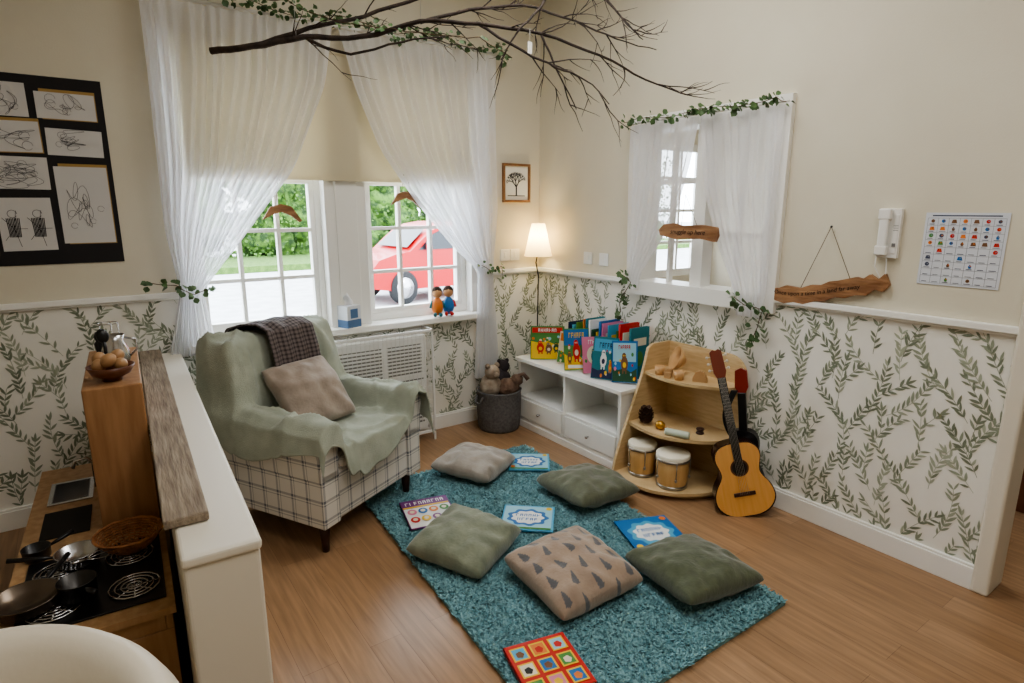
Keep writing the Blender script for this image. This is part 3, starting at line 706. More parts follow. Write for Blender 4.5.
def Hh(x,y):
    z=.495
    if abs(x)>.26: z=.635-max(0,abs(x)-.36)*1.2
    if y>.15 and abs(x)<.36: z=max(z,.635+(.95-.635)*min(1,(y-.15)/.06))
    if y>.15 and .24<abs(x)<.38: z=max(z,.945-(abs(x)-.24)*2.0)
    return z
H0=np.array([[Hh(max(-.40,min(.41,x)),max(-.40,min(.42,y))) for x in us] for y in vs_]); Hx=H0.copy()
for _ in range(9):
    P_=np.pad(Hx,1,mode='edge'); Hx=(P_[1:-1,1:-1]*2+P_[:-2,1:-1]+P_[2:,1:-1]+P_[1:-1,:-2]+P_[1:-1,2:])/6
Hx=np.maximum(Hx,Hx*.5+H0*.5)*.5+Hx*.5
def thr(a,b):
    i=int(round(a*nx_)); j=int(round(b*ny_)); x=us[i]; y=vs_[j]; z=Hx[j,i]
    dz=0
    if x<-.40: k=-.40-x; dz+=k*(.85+.35*math.sin(y*7+1)); x=-.40-k*.10-.02*math.sin(y*21)*k*3
    if x>.41: k=x-.41; dz+=k*(.95+.3*math.sin(y*7)); x=.41+k*.2+.025*math.sin(y*20)*k*3
    if y<-.40: k=(-.40-y); dz+=k*(.75+.5*math.sin(x*7+2.4)); y=-.40-k*.2-.02*math.sin(x*24)*k*3
    if y>.42: k=y-.42; dz+=k; y=.42+k*.05
    n1=noise.noise(Vector((x*5,y*5,1)))*.02+noise.noise(Vector((x*11,y*7,4)))*.015
    w1=(x*.8+y*.6)*15+3*noise.noise(Vector((x*3,y*3,9))); w2=(x*.5-y*.85)*13+3*noise.noise(Vector((x*3,y*3,29)))
    n1+=.022*(1-abs(math.sin(w1)))**3+.018*(1-abs(math.sin(w2)))**3
    return (x,y,z-dz+max(-.002,n1)+.012)
m=MB().grid(thr,nx_,ny_)
SAGE=mk('sage_knit_throw',S(174,180,165),.95,S(156,162,147),sc=10,bump=.5,bsc=220,sheen=.2)
O('throw_blanket',m,SAGE,label='sage green soft throw draped over the armchair',cat='blanket',loc=ch.location,rot=ch.rotation_euler,solid=.008)
prof=[(.09,.63),(.115,.74),(.135,.86),(.17,.985),(.235,1.015),(.33,1.01),(.41,.985),(.45,.88),(.455,.7)]
def th2(a,b):
    k=b*(len(prof)-1); i=min(int(k),len(prof)-2); t=k-i; y=prof[i][0]*(1-t)+prof[i+1][0]*t; z=prof[i][1]*(1-t)+prof[i+1][1]*t
    x=-.16+.32*a+.03*math.sin(b*4)-.05*b
    return (x,y-.008*math.sin(a*22+b*2)-.006,z+.006*math.sin(a*17+b*3)+.006)
O('checked_throw',MB().grid(th2,40,50),CHECK,label='grey-brown checked throw over the chair back',cat='blanket',loc=ch.location,rot=ch.rotation_euler,solid=.008)
cw=Matrix.Translation(ch.location)@Matrix.Rotation(rad(28),4,'Z')@Matrix.Translation((-.03,.015,.665))@Matrix.Rotation(rad(-8),4,'Y')@Matrix.Rotation(rad(48),4,'X')@Matrix.Rotation(rad(-10),4,'Z')
c=cushion('taupe velvet cushion resting against chair back',(0,0,0),(0,0,0),.39,.14,mottled(S(166,152,140),S(144,130,118)),9); c.matrix_world=cw

# ---------------------------------------------------------------- heater + guard
ht=E('convector_heater','white convector heater with louvred front below window','heater',loc=(0,0,0))
m=MB().box(-1.83,-1.09,-.15,-.025,.08,.76); O('body',m,WHITEP,parent=ht,bevel=.01)
m=MB()
GR=mk('heater_slot',S(136,134,130),.6)
for k in range(9): m.box(-1.74,-1.42,-.153,-.149,.50+k*.024,.51+k*.024)
for k in range(9): m.box(-1.38,-1.13,-.153,-.149,.50+k*.024,.51+k*.024)
for k in range(5):
    m.box(-1.8,-1.12,-.153,-.149,.14+k*.03,.152+k*.03)
m.box(-1.8,-1.12,-.153,-.149,.45,.458)
O('grille',m,GR,parent=ht)
gd=E('heater_guard','white wire guard fixed around the heater','heater guard')
m=MB(); gx0,gx1,gy,gz=-1.86,-1.05,-.175,.80
m.box(gx0,gx1,gy-.012,gy,gz-.02,gz).box(gx0,gx1,gy-.012,gy,.06,.08).box(gx1-.015,gx1,gy-.012,gy,.0,gz).box(gx0,gx0+.015,gy-.012,gy,0,gz)
m.box(gx1-.012,gx1,gy,-.024,gz-.02,gz).box(gx0,gx0+.012,gy,-.024,gz-.02,gz).box(gx1-.012,gx1,gy,-.024,.06,.08).box(gx1-.012,gx1,-.036,-.024,.06,gz)
O('frame',m,WHITEP,parent=gd,bevel=.003)
m=MB()
k=gx0+.02
while k<gx1: m.box(k-.0012,k+.0012,gy-.007,gy-.0036,.07,gz-.01); k+=.03
z=.1
while z<gz-.02: m.box(gx0,gx1,gy-.010,gy-.007,z-.0012,z+.0012); z+=.05
k=gy+.015
while k<-.03: m.box(gx1-.007,gx1-.0036,k-.0012,k+.0012,.07,gz-.01); k+=.03
z=.1
while z<gz-.02: m.box(gx1-.0036,gx1-.001,gy,-.026,z-.0012,z+.0012); z+=.05
k=gx0+.02
while k<gx1: m.box(k-.0012,k+.0012,gy,-.026,gz-.008,gz-.0055); k+=.03
O('wire_mesh',m,WHITEP,parent=gd)

# ---------------------------------------------------------------- birch curved shelf
SH0,SH1=-1.92,-1.36
sf=E('display_shelf','pale birch plywood shelf with curved open front','shelf')
def Dp(z): 
    t=z/.80; return .50-.27*(t*t*(3-2*t)*.6+.4*t)
def side_poly():
    p=[(-.03,0)]+[(-Dp(z),z) for z in [i*.8/16 for i in range(17)]]
    p[-1]=(-Dp(.8)+.04,.8); p.insert(-1,(-Dp(.77)+.005,.78)); p.append((-.03,.8)); return p
Xs=lambda y:Matrix.Translation((0,y,0))@Matrix(((1,0,0,0),(0,0,-1,0),(0,1,0,0),(0,0,0,1)))
O('side_panel',MB().prism(side_poly(),0,.018,0,Xs(SH1)),BIRCH,parent=sf,bevel=.003)
bpn=[(SH0,0),(SH1-.018,0),(SH1-.018,.8),(SH0+.12,.8)]+[(SH0+.12-.12*math.sin(t*math.pi/16),.68+.12*math.cos(t*math.pi/16)) for t in range(9)]
Xy=Matrix(((0,0,1,-.04),(1,0,0,0),(0,1,0,0),(0,0,0,1)))
O('back_panel',MB().prism(bpn,0,.014,0,Xy),BIRCH,parent=sf,bevel=.002)
for z in (.05,.345,.64):
    D0=Dp(z)-.012; W_=SH1-.018-SH0
    pl=[(-.04,SH0),(-.04,SH1-.018)]
    for i in range(25):
        s=i/24; f=(1-max(0,(s-.35)/.65)**2.6)**(.5); bul=.035*math.sin(math.pi*min(1,s*1.3))
        pl.append((-(.06+(D0-.06+bul)*f),SH1-.018-W_*s))
    O('shelf_board',MB().prism(pl[::-1],z-.018,z),BIRCH,parent=sf,bevel=.003)
pl=[(-.06,SH0+.03),(-.06,SH1-.02)]+[(-(.05+(Dp(0)-.12)*(1-max(0,(i/24-.35)/.65)**2.6)**.5),SH1-.02-(W_-.03)*i/24) for i in range(25)]
O('plinth',MB().prism(pl[::-1],0,.032),BIRCH,parent=sf)
SKIN=mk('drum_skin',S(236,230,212),.5); BSH=mk('drum_shell',S(222,184,130),.35,S(206,164,108),sc=5,stretch=(6,6,.6)); DH=mk('drum_hardware',S(170,166,158),.3,metal=.9)
def bongo(x,y,r,h,z0=.051):
    e=E('bongo_drum','pale wooden bongo drum with metal rim fittings','drum',loc=(x,y,z0),group='bongo drums')
    O('shell',MB().lathe([(r*.82,0),(r*.86,.01),(r*.97,h*.6),(r*.93,h*.97)],32,0),BSH,parent=e)
    m=MB().lathe([(r*.99,h*.84),(r*1.05,h*.84),(r*1.05,h*.9),(r*.99,h*.9)],32,0,cap=False).lathe([(r*.83,.0),(r*.9,.0),(r*.92,.02),(r*.85,.02)],32,0,cap=False)
    for k in range(5):
        a=2*math.pi*k/5+.3; m.tube([(r*1.0*math.cos(a),r*1.0*math.sin(a),h*.3),(r*1.03*math.cos(a),r*1.03*math.sin(a),h*.9)],.003,6).sph((r*1.0*math.cos(a),r*1.0*math.sin(a),h*.33),.008,(1,1,1.4),8)
    O('rim',m,DH,parent=e)
    O('drum_head',MB().lathe([(r*1.0,h*.9),(r*1.0,h*1.0),(r*.96,h*1.02),(0,h*1.02)],32,0,cap=False),SKIN,parent=e)
bongo(-.37,-1.49,.085,.195); bongo(-.35,-1.70,.095,.195)
WB=mk('turned_wood',S(206,166,118),.45,S(184,142,96),sc=6,stretch=(1,1,5))
O('wooden_bowl',MB().lathe([(0,0),(.02,0),(.055,.03),(.075,.065),(.071,.065),(.05,.033),(0,.012)],28),WB,label='small turned wooden bowl tipped on its side',cat='bowl',loc=(-.12,-1.56,.715),rot=(rad(-30),rad(-65),0))
O('wooden_cup',MB().lathe([(0,0),(.026,0),(.032,.05),(.028,.05),(.022,.006),(0,.006)],24),WB,label='small plain wooden cup on top shelf',cat='cup',loc=(-.24,-1.48,.641),group='wooden cups')
O('wooden_cup',MB().lathe([(0,0),(.026,0),(.032,.05),(.028,.05),(.022,.006),(0,.006)],24),WB,label='small plain wooden cup on top shelf',cat='cup',loc=(-.24,-1.62,.641),group='wooden cups')
m=MB()
m.prism([(-.04,0),(.04,0),(.04,.02),(.025,.055),(.0,.065),(-.025,.055),(-.04,.02)],-.012,.012,0,Matrix.Rotation(rad(90),4,'X'))
O('wooden_block',m,BIRCHD,label='arched pale wooden block on top shelf',cat='toy block',loc=(-.18,-1.72,.641),rot=(0,0,rad(-60)),bevel=.003)
O('wooden_block',MB().box(-.03,.03,-.02,.02,0,.035).box(-.012,.012,-.02,.02,.035,.055),BIRCHD,label='small notched wooden block on top shelf',cat='toy block',loc=(-.25,-1.55,.641),rot=(0,0,.5),bevel=.003)
m=MB()
PCN=mk('pinecone',S(96,68,50),.8,S(60,42,32),sc=30)
m.sph((0,0,.045),.035,(1,1,1.15),16)
for k in range(70):
    t=k/70; a=k*2.4; r=.05*math.sin(math.pi*(.12+.82*t))**.7; z=.005+.085*t
    X=Matrix.Translation((r*.55*math.cos(a),r*.55*math.sin(a),z))@Matrix.Rotation(a,4,'Z')@Matrix.Rotation(rad(-35-20*t),4,'Y')
    m.add([(0,-.007,0),(.026,-.012,.002),(.03,0,.004),(.026,.012,.002),(0,.007,0),(.012,0,.006)],[(0,1,5),(1,2,5),(2,3,5),(3,4,5),(4,0,5)],0,False,X)
O('pine_cone',m,PCN,label='large open brown pine cone on middle shelf',cat='pine cone',loc=(-.33,-1.47,.346))
mr=E('maraca','wooden maraca with brass-coloured round head','maraca',loc=(-.33,-1.58,.372),rot=(0,rad(4),rad(-70)))
O('head',MB().sph((0,0,0),.026,(1.15,1,1),18),mk('brass',S(196,150,70),.3,metal=.7),parent=mr); O('handle',MB().tube([(.02,0,0),(.12,0,-.01)],.007,10),WB,parent=mr)
O('shaker',MB().lathe([(0,0),(.018,.002),(.02,.01),(.02,.13),(.018,.138),(0,.14)],20),mk('pale_green_plastic',S(196,206,190),.4),label='pale cylindrical shaker lying on middle shelf',cat='shaker',loc=(-.37,-1.65,.367),rot=(rad(90),0,rad(20)))
O('castanet',MB().lathe([(0,0),(.02,.0),(.024,.006),(.018,.014),(0,.018)],18).lathe([(0,.018),(.018,.02),(.024,.028),(.02,.034),(0,.036)],18),DWOOD,label='dark wooden castanets on the middle shelf',cat='castanet',loc=(-.20,-1.76,.346))

# ---------------------------------------------------------------- guitar
base=Vector((-.235,-2.13,.004)); head=Vector((-.32,-1.90,.90))
yv=(head-base).normalized(); nv=Vector((-.66,-.75,0)); nv=(nv-yv*nv.dot(yv)).normalized(); xv=yv.cross(nv)
G4=Matrix((( xv.x,yv.x,nv.x,base.x),(xv.y,yv.y,nv.y,base.y),(xv.z,yv.z,nv.z,base.z),(0,0,0,1)))
gt=E('acoustic_guitar','small acoustic guitar with honey top leaning upright','guitar'); gt.matrix_world=G4
half=[(0,0),(.06,.002),(.115,.025),(.15,.07),(.155,.12),(.138,.17),(.112,.21),(.10,.245),(.108,.285),(.118,.325),(.112,.365),(.085,.395),(.045,.408),(0,.41)]
def cat(pts):
    out=[]
    for i in range(len(pts)-1):
        a=pts[max(i-1,0)];b=pts[i];c=pts[i+1];d=pts[min(i+2,len(pts)-1)]
        for k in range(3):
            t=k/3; out.append(tuple(.5*((2*b[j])+(c[j]-a[j])*t+(2*a[j]-5*b[j]+4*c[j]-d[j])*t*t+(3*b[j]-a[j]-3*c[j]+d[j])*t**3) for j in (0,1)))
    return out+[pts[-1]]
hc=cat(half); outl=hc+[(-x,y) for x,y in hc[::-1][1:-1]]
GS=mk('guitar_sides',S(52,28,24),.25,S(36,20,17),sc=5,coat=.4); GT=mk('guitar_top',S(228,172,104),.3,S(220,162,94),sc=3,stretch=(20,1,1),coat=.4)
O('body',MB().prism(outl,-.085,0,0,None,True),GS,parent=gt)
O('soundboard',MB().prism([(x*.96,.008+(y)*.962) for x,y in outl],.0,.002,0),GT,parent=gt)
m=MB(); m.flat(circ(0,.27,.047,32),.0025,0); m.flat(circ(0,.27,.038,32),.003,1); O('sound_hole',m,[mk('rosette',S(90,54,34),.4),DARK],parent=gt)
O('bridge',MB().box(-.055,.055,.118,.138,.002,.01).box(-.03,.03,.124,.13,.01,.014),DWOOD,parent=gt,bevel=.002)
O('neck',MB().box(-.019,.019,.40,.76,-.016,.004),DWOOD,parent=gt,bevel=.004)
O('fretboard',MB().box(-.021,.021,.31,.76,.003,.008),BLACK,parent=gt)
m=MB()
for k in range(14):
    yy=.755-.42*(1-2**(-k/12.0))*1.05; m.box(-.021,.021,yy-.0008,yy+.0008,.008,.009)
O('fret',m,STEEL,parent=gt)
Xh=Matrix.Translation((0,.76,0))@Matrix.Rotation(rad(-10),4,'X')
HSM=mk('headstock_wood',S(118,56,40),.3)
O('headstock',MB().prism([(-.021,0),(.021,0),(.032,.03),(.03,.14),(.015,.15),(0,.143),(-.015,.15),(-.03,.14),(-.032,.03)],-.012,.004,0,Xh),HSM,parent=gt)
PG=mk('peg_cream',S(214,206,190),.4)
for sx in (-1,1):
    for k in range(3):
        O('tuning_peg',MB().tube([Xh@Vector((sx*.03,.045+k*.035,-.005)),Xh@Vector((sx*.045,.045+k*.035,-.005))],.0025,6).sph(Xh@Vector((sx*.048,.045+k*.035,-.005)),.008,(1,1,.6),10),PG,parent=gt)
SM=mk('nylon_string',S(190,186,176),.4)
for k in range(6):
    xx=-.014+k*.0056; O('string',MB().tube([(xx*1.5,.13,.012),(xx,.76,.0105)],.0006,4),SM,parent=gt)
ub=Vector((-.11,-2.03,.004)); ut=Vector((-.17,-1.965,.76))
uv_=(ut-ub).normalized(); un=Vector((-.9,-.43,0)); un=(un-uv_*un.dot(uv_)).normalized(); ux=uv_.cross(un)
U4=Matrix(((ux.x,uv_.x,un.x,ub.x),(ux.y,uv_.y,un.y,ub.y),(ux.z,uv_.z,un.z,ub.z),(0,0,0,1)))
uk=E('ukulele','small black ukulele with reddish neck behind guitar','ukulele'); uk.matrix_world=U4
O('body',MB().prism([(x*.66,y*1.05) for x,y in outl],-.03,.025,0,None,True),mk('black_lacquer',S(24,23,26),.3),parent=uk,bevel=.006)
O('neck',MB().box(-.021,.021,.41,.64,-.014,.014),BLACK,parent=uk,bevel=.004)
O('headstock',MB().prism([(-.021,.64),(.021,.64),(.034,.67),(.030,.76),(0,.775),(-.030,.76),(-.034,.67)],-.010,.006),mk('red_lacquer',S(138,44,36),.3),parent=uk,bevel=.002)
m=MB().grid(lambda a,b:(-.03-.05*math.sin(b*3.1)+.035*(a-.5),.66-.30*b,.03+.012*math.sin(b*3.1)),2,24)
O('strap',m,mk('black_webbing',S(20,20,22),.8),parent=uk,solid=.003)

# ---------------------------------------------------------------- wall items (right wall)
RW=(rad(90),0,rad(-90)); BW=(rad(90),0,0)
def scrib(m,x,y,w,h,r,mi,t=.0014,z=.0012):
    pts=[]; ph=[r.uniform(0,6.28) for _ in range(4)]; f=[r.choice([1,1,2,3]) for _ in range(4)]
    n=60
    for i in range(n+1):
        s=i/n*6.28
        pts.append((x+w/2*(.6*math.sin(f[0]*s+ph[0])+.4*math.sin(f[1]*2*s+ph[1])),y+h/2*(.6*math.sin(f[2]*s+ph[2])+.4*math.sin(f[3]*2*s+ph[3]))))
    m.line(pts,t,z,mi)
def drift(name,poly,th,label,loc,rot,text,strings,nail=None,bend=None):
    e=E(name,label,'wooden sign',loc=loc,rot=rot)
    O('board',MB().prism(poly,-th/2,th/2,0,None,True),DRIFT,parent=e,bevel=.006)
    if text: TXT('lettering',text[0],text[1],BURN,e,(text[2],text[3],th/2+.001),text[4],bend)
    for s in strings: O('string',MB().tube(s,.0014,5),STRING,parent=e)
    if nail: O('nail',MB().sph(nail,.006),GUNM,parent=e)
    return e
poly=[(-.278,-.112),(-.25,-.132),(-.2,-.142),(-.15,-.130),(-.1,-.134),(-.04,-.112),(0,-.108),(.05,-.082),(.1,-.080),(.14,-.062),(.19,-.058),(.225,-.025),(.26,-.034),(.285,.0),(.262,.05),(.235,.02),(.2,.042),(.17,.018),(.14,.024),(.06,.0),(.02,-.008),(-.02,-.03),(-.07,-.034),(-.12,-.055),(-.2,-.050),(-.24,-.068),(-.275,-.07)]
drift('driftwood_sign',poly,.022,'curved driftwood sign with burnt lettering on twine',(-.018,-2.285,1.265),RW,('Once upon a time in a land far away',.029,-.045,-.070,rad(14)),[[(-.13,-.07,0),(-.005,.25,0)],[(.12,-.01,0),(-.005,.25,0)]],(-.005,.25,0),lambda c:Vector((c.x,c.y+.8*min(0,c.x)**2,c.z)))
poly=[(-.195,-.03),(-.07,-.05),(.09,-.04),(.19,-.055),(.205,-.02),(.195,.025),(.1,.036),(-.04,.03),(-.1,.042),(-.17,.036),(-.21,.0)]
drift('driftwood_sign',poly,.018,'small wavy wooden sign hung on internal window',(-.125,-1.53,1.475),RW,('snuggle up here',.038,0,-.006,0),[[(-.05,.025,0),(-.0,.2,.04)],[(.06,.028,0),(.0,.2,.04)]])
for X_,Z_,lab in ((-1.96,1.57,'small driftwood piece dangling in the window'),(-1.16,1.655,'curved driftwood piece dangling by the curtain')):
    poly=[(-.11,-.035),(-.05,-.005),(0,.01),(.05,-.01),(.1,-.05),(.115,-.04),(.06,.04),(0,.055),(-.06,.04)]
    drift('driftwood_hanging',poly,.014,lab,(X_,-.065,Z_),BW,None,[[(-.03,.04,0),(0,.22,0)],[(.04,.035,0),(0,.22,0)]])
ic=E('intercom_handset','white wall intercom with hanging handset','intercom',loc=(0,-2.535,1.385),rot=RW)
O('base',MB().box(-.042,.045,0,.215,0,.022).box(.02,.038,.02,.19,.022,.025),WHITEP,parent=ic,bevel=.006)
O('handset',MB().box(-.04,.012,.01,.055,.024,.052).box(-.04,.012,.165,.215,.024,.052).box(-.033,.006,.04,.18,.034,.050),WHITEP,parent=ic,bevel=.009)
O('speaker_slots',MB().box(.02,.04,.12,.122,.0255,.026).box(.02,.04,.13,.132,.0255,.026).box(.02,.04,.14,.142,.0255,.026).box(.022,.036,.05,.065,.0255,.028),mk('grey_plastic',S(120,120,122),.5),parent=ic)
O('cord',MB().tube([(-.03,.01,.04),(-.035,-.04,.03),(-.02,-.075,.02),(-.005,-.10,.02),(.01,-.07,.018),(.005,-.02,.014),(0,.004,.012)],.003,6),WHITEP,parent=ic)
m=MB().box(-.145,.145,0,.3,0,.0015,0); r=random.Random(8)
m.line([(-.12,.288),(.12,.288)],.005,.002,4)
ncol,nrow=7,9
for row in range(nrow+1):
    y=.278-row*.030; m.line([(-.135,y),(.135,y)],.0012,.002,5)
for i in range(ncol+1): x=-.135+i*.27/ncol; m.line([(x,.278),(x,.008)],.0012,.0022,5)
for row in range(nrow):
    for i in range(ncol):
        x,y=-.135+(i+.5)*.27/ncol,.278-(row+.5)*.030
        if row<4 or r.random()<.3:
            q=r.random(); c=r.choice([1,2,3,6,7,4])
            if q<.35: m.flat(circ(x,y+.003,.007+r.random()*.002,8),.0024,c)
            elif q<.7: m.flat([(x-.010,y-.005),(x+.010,y-.005),(x+.006,y+.010),(x-.007,y+.009)],.0024,c)
            else: m.flat([(x-.004,y-.006),(x+.004,y-.006),(x+.006,y+.002),(x,y+.011),(x-.006,y+.002)],.0024,c)
            m.flat(circ(x+.002,y+.004,.003,6),.0027,r.choice([2,5,6]))
        m.line([(x-.012,y-.010),(x+.006+r.random()*.006,y-.010)],.0025,.0025,r.choice([4,5]))
O('notice_sheet',m,[mk('notice_paper',S(214,218,226),.5),PC['red'],PC['org'],PC['grn'],mk('notice_ink',S(70,76,100),.6),mk('notice_grey',S(130,134,144),.6),PC['brn'],PC['blue']],label='laminated notice sheet with small colour icons and table',cat='notice',loc=(-.002,-2.812,1.283),rot=RW)
def socket(loc,rot,lab):
    e=E('wall_switch',lab,'switch',loc=loc,rot=rot,group='white wall switches')
    O('plate',MB().box(-.043,.043,-.043,.043,0,.008),WHITEP,parent=e,bevel=.003); O('rocker',MB().box(-.012,.012,-.02,.02,.008,.013),WHITE,parent=e,bevel=.002)
socket((-.325,0,1.255),BW,'white plastic light switch near the lamp'); socket((-.235,0,1.255),BW,'white plastic light switch near the lamp')
socket((0,-.575,1.255),RW,'white plastic wall switch above the rail'); socket((0,-.735,1.255),RW,'white plastic wall switch above the rail')
pf=E('wall_picture','small wooden framed picture of a bare black tree','picture',loc=(-.225,0,1.785),rot=BW)
m=MB(); w,h=.125,.14
m.box(-w,w,-h,-h+.018,0,.022).box(-w,w,h-.018,h,0,.022).box(-w,-w+.018,-h+.018,h-.018,0,.022).box(w-.018,w,-h+.018,h-.018,0,.022); O('frame',m,mk('frame_oak',S(150,110,74),.45,S(122,86,56),sc=8),parent=pf,bevel=.002)
m=MB().box(-w+.018,w-.018,-h+.018,h-.018,.002,.008,0); r=random.Random(5)
def tree(x,y,a,l,w,d):
    x2,y2=x+math.cos(a)*l,y+math.sin(a)*l; m.line([(x,y),(x2,y2)],w,.009+.0001*d,1)
    if d>0:
        for s in (-.55,.05,.6): tree(x2,y2,a+s+r.uniform(-.12,.12),l*.72,w*.66,d-1)
tree(0,-.09,rad(90),.06,.013,4); m.line([(-.08,-.092),(.08,-.092)],.006,.009,1)
O('print',m,[mk('picture_mount',S(230,228,220),.6),PC['blk']],parent=pf)
BX0,BX1=-3.75,-2.76
O('display_board',MB().box(0,BX1-BX0,0,.88,0,.004),mk('black_sugar_paper',S(38,36,38),.85,bump=.1),label='black backing board holding pinned childrens drawings',cat='display board',loc=(BX0,-.001,1.33),rot=BW)
DP=mk('drawing_paper',S(206,204,202),.75); DI=mk('pencil_line',S(84,82,86),.8); DY=mk('mustard_card',S(168,138,84),.8); DK=mk('ink_line',S(30,28,30),.8)
dr=[(-3.03,-2.795,2.02,2.14,1),(-3.01,-2.785,1.85,1.975,0),(-3.0,-2.785,1.43,1.80,1),(-3.27,-3.06,2.02,2.17,0),(-3.25,-3.03,1.86,2.0,1),(-3.25,-3.02,1.69,1.84,0),(-3.24,-3.03,1.40,1.65,0)]
r=random.Random(4)
for k,(a,b,c,d,yl) in enumerate(dr):
    w,h=(b-a),(d-c); m=MB()
    if yl: m.box(-w/2+.02,w/2+.004,-h/2-.004,h/2+.014,0,.001,2)
    m.box(-w/2,w/2,-h/2,h/2,.001,.0022,0)
    if k==6:
        for cx in (-.05,.045):
            for q in range(9): m.line([(cx-.02+.005*q,-.06),(cx-.025+.006*q,.03)],.0035,.0028,3)
            m.line(circ(cx,.05,.018,12),.002,.003,3)
            for q in range(5): m.line([(cx,-.02),(cx+.05*math.cos(q*1.26),-.02+.09*math.sin(q*1.26))],.002,.0032,3)
    else:
        for q in range(2+k%2): scrib(m,r.uniform(-.2,.2)*w,r.uniform(-.15,.15)*h,w*r.uniform(.35,.7),h*r.uniform(.4,.75),r,1,.0016,.003+q*.0003)
        for q in range(3): m.line(circ(r.uniform(-.3,.3)*w,r.uniform(-.3,.3)*h,.012+.01*r.random(),10),.0014,.0039,1)
    O('drawing',m,[DP,DI,DY,DK],label='childs pencil drawing on mustard card' if yl else 'childs pencil drawing on white paper',cat='drawing',loc=((a+b)/2,-.005,(c+d)/2),rot=(rad(90),rad(r.uniform(-1.5,1.5)),0),group='drawings on the black board')

# ---------------------------------------------------------------- sill items
tb=E('tissue_box','blue and white tissue box on window sill','tissue box',loc=(-1.58,-.035,.852),rot=(0,0,rad(20)))
O('box',MB().box(-.055,.055,-.05,.05,0,.14,0).box(-.056,.056,-.051,.051,.0,.05,1).box(-.03,.03,-.0515,-.051,.06,.12,1),[mk('tissue_white',S(216,220,226),.5),mk('tissue_blue',S(90,120,160),.5)],parent=tb)
O('tissue',MB().grid(lambda a,b:(.06*(a-.5)*(1-b*.3)+.01*math.sin(b*5),.02*math.sin(a*6+b*3)*(1-.4*b),.14+.085*b*(1-.5*abs(a-.5))),10,10),mk('tissue_paper',S(244,244,246),.8),parent=tb,solid=.001)
for i,(xx,c1_,c2_) in enumerate(((-.93,'teal','org'),(-.84,'red','blue'))):
    e=E('rag_doll','small colourful doll sitting on the window sill' if i==0 else 'small red patterned doll sitting on window sill','doll',loc=(xx,-.03,.852),rot=(0,0,rad(-25)))
    O('body',MB().sph((0,0,.07),.042,(1,.8,1.6),16),PC[c2_],parent=e); O('head',MB().sph((0,0,.165),.034,(1,1,1.05),16),mk('doll_skin%d'%i,S(196,150,110),.8),parent=e)
    O('hair',MB().sph((0,.008,.177),.036,(1,1,1),14),mk('doll_hair%d'%i,S(60,40,30),.9),parent=e)
    m=MB()
    for sx in (-1,1): m.tube([(sx*.015,-.01,.02),(sx*.02,-.05,.014),(sx*.022,-.065,.02)],.012,8).tube([(sx*.035,0,.11),(sx*.05,-.01,.06)],.009,8)
    O('limb',m,PC[c1_],parent=e)

# ---------------------------------------------------------------- toy kitchen
tk=E('toy_kitchen','brown plywood play kitchen with sink and hob','toy kitchen',loc=PO,rot=PR)
O('cabinet',MB().box(-.60,-.20,-1.88,-.55,.0,.37).box(-.60,-.58,-1.88,-.55,.37,.43).box(-.22,-.20,-1.88,-.55,.37,.43).box(-.58,-.22,-1.88,-1.86,.37,.43).box(-.58,-.22,-.57,-.55,.37,.43),KWOOD2,parent=tk,bevel=.004)
O('worktop',MB().box(-.62,-.555,-1.90,-.53,.43,.452).box(-.435,-.19,-1.90,-.53,.43,.452).box(-.555,-.435,-1.90,-.935,.43,.452).box(-.555,-.435,-.735,-.53,.43,.452),KWOOD2,parent=tk)
O('upper_cabinet',MB().box(-.375,-.198,-1.34,-.66,.452,1.0),KWOOD,parent=tk,bevel=.005)
O('sink',MB().box(-.57,-.555,-.95,-.72,.4525,.457).box(-.435,-.42,-.95,-.72,.4525,.457).box(-.555,-.435,-.95,-.935,.4525,.457).box(-.555,-.435,-.735,-.72,.4525,.457).box(-.555,-.435,-.935,-.735,.375,.38).box(-.556,-.554,-.935,-.735,.38,.457).box(-.436,-.434,-.935,-.735,.38,.457).box(-.555,-.435,-.936,-.934,.38,.457).box(-.555,-.435,-.736,-.734,.38,.457),STEEL,parent=tk)
O('tap',MB().tube([(-.41,-.83,.452),(-.41,-.83,.56),(-.43,-.83,.585),(-.47,-.83,.58),(-.48,-.83,.55)],.007,8),STEEL,parent=tk)
O('control_panel',MB().box(-.57,-.42,-1.25,-1.02,.4525,.457),DARK,parent=tk,bevel=.002)
O('hob',MB().box(-.58,-.21,-1.84,-1.42,.4525,.46),BLACK,parent=tk,bevel=.003)
for cx,cy in ((-.29,-1.74),(-.49,-1.74),(-.30,-1.53),(-.49,-1.53)):
    m=MB()
    for rr in (.068,.052,.036,.02): m.tube([(cx+rr*math.cos(t/16*6.283),cy+rr*math.sin(t/16*6.283),.464) for t in range(17)],.0032,6)
    for t in range(4): a=t*math.pi/4; m.tube([(cx-.07*math.cos(a),cy-.07*math.sin(a),.462),(cx+.07*math.cos(a),cy+.07*math.sin(a),.462)],.003,5)
    O('burner',m,STEEL,parent=tk)
for k in range(4): O('knob',MB().lathe([(.018,0),(.018,.014),(.008,.02),(0,.02)],16,0,Matrix.Translation((-.60,-1.75+k*.1,.38))@Matrix.Rotation(rad(-90),4,'Y')),BLACK,parent=tk)
PM=Matrix.Translation(PO)@Matrix.Rotation(rad(-2.97),4,'Z')
def pl_(x,y,z): return PM@Vector((x,y,z))
PANB=mk('pan_brown_metal',S(110,98,86),.3,metal=.8); 
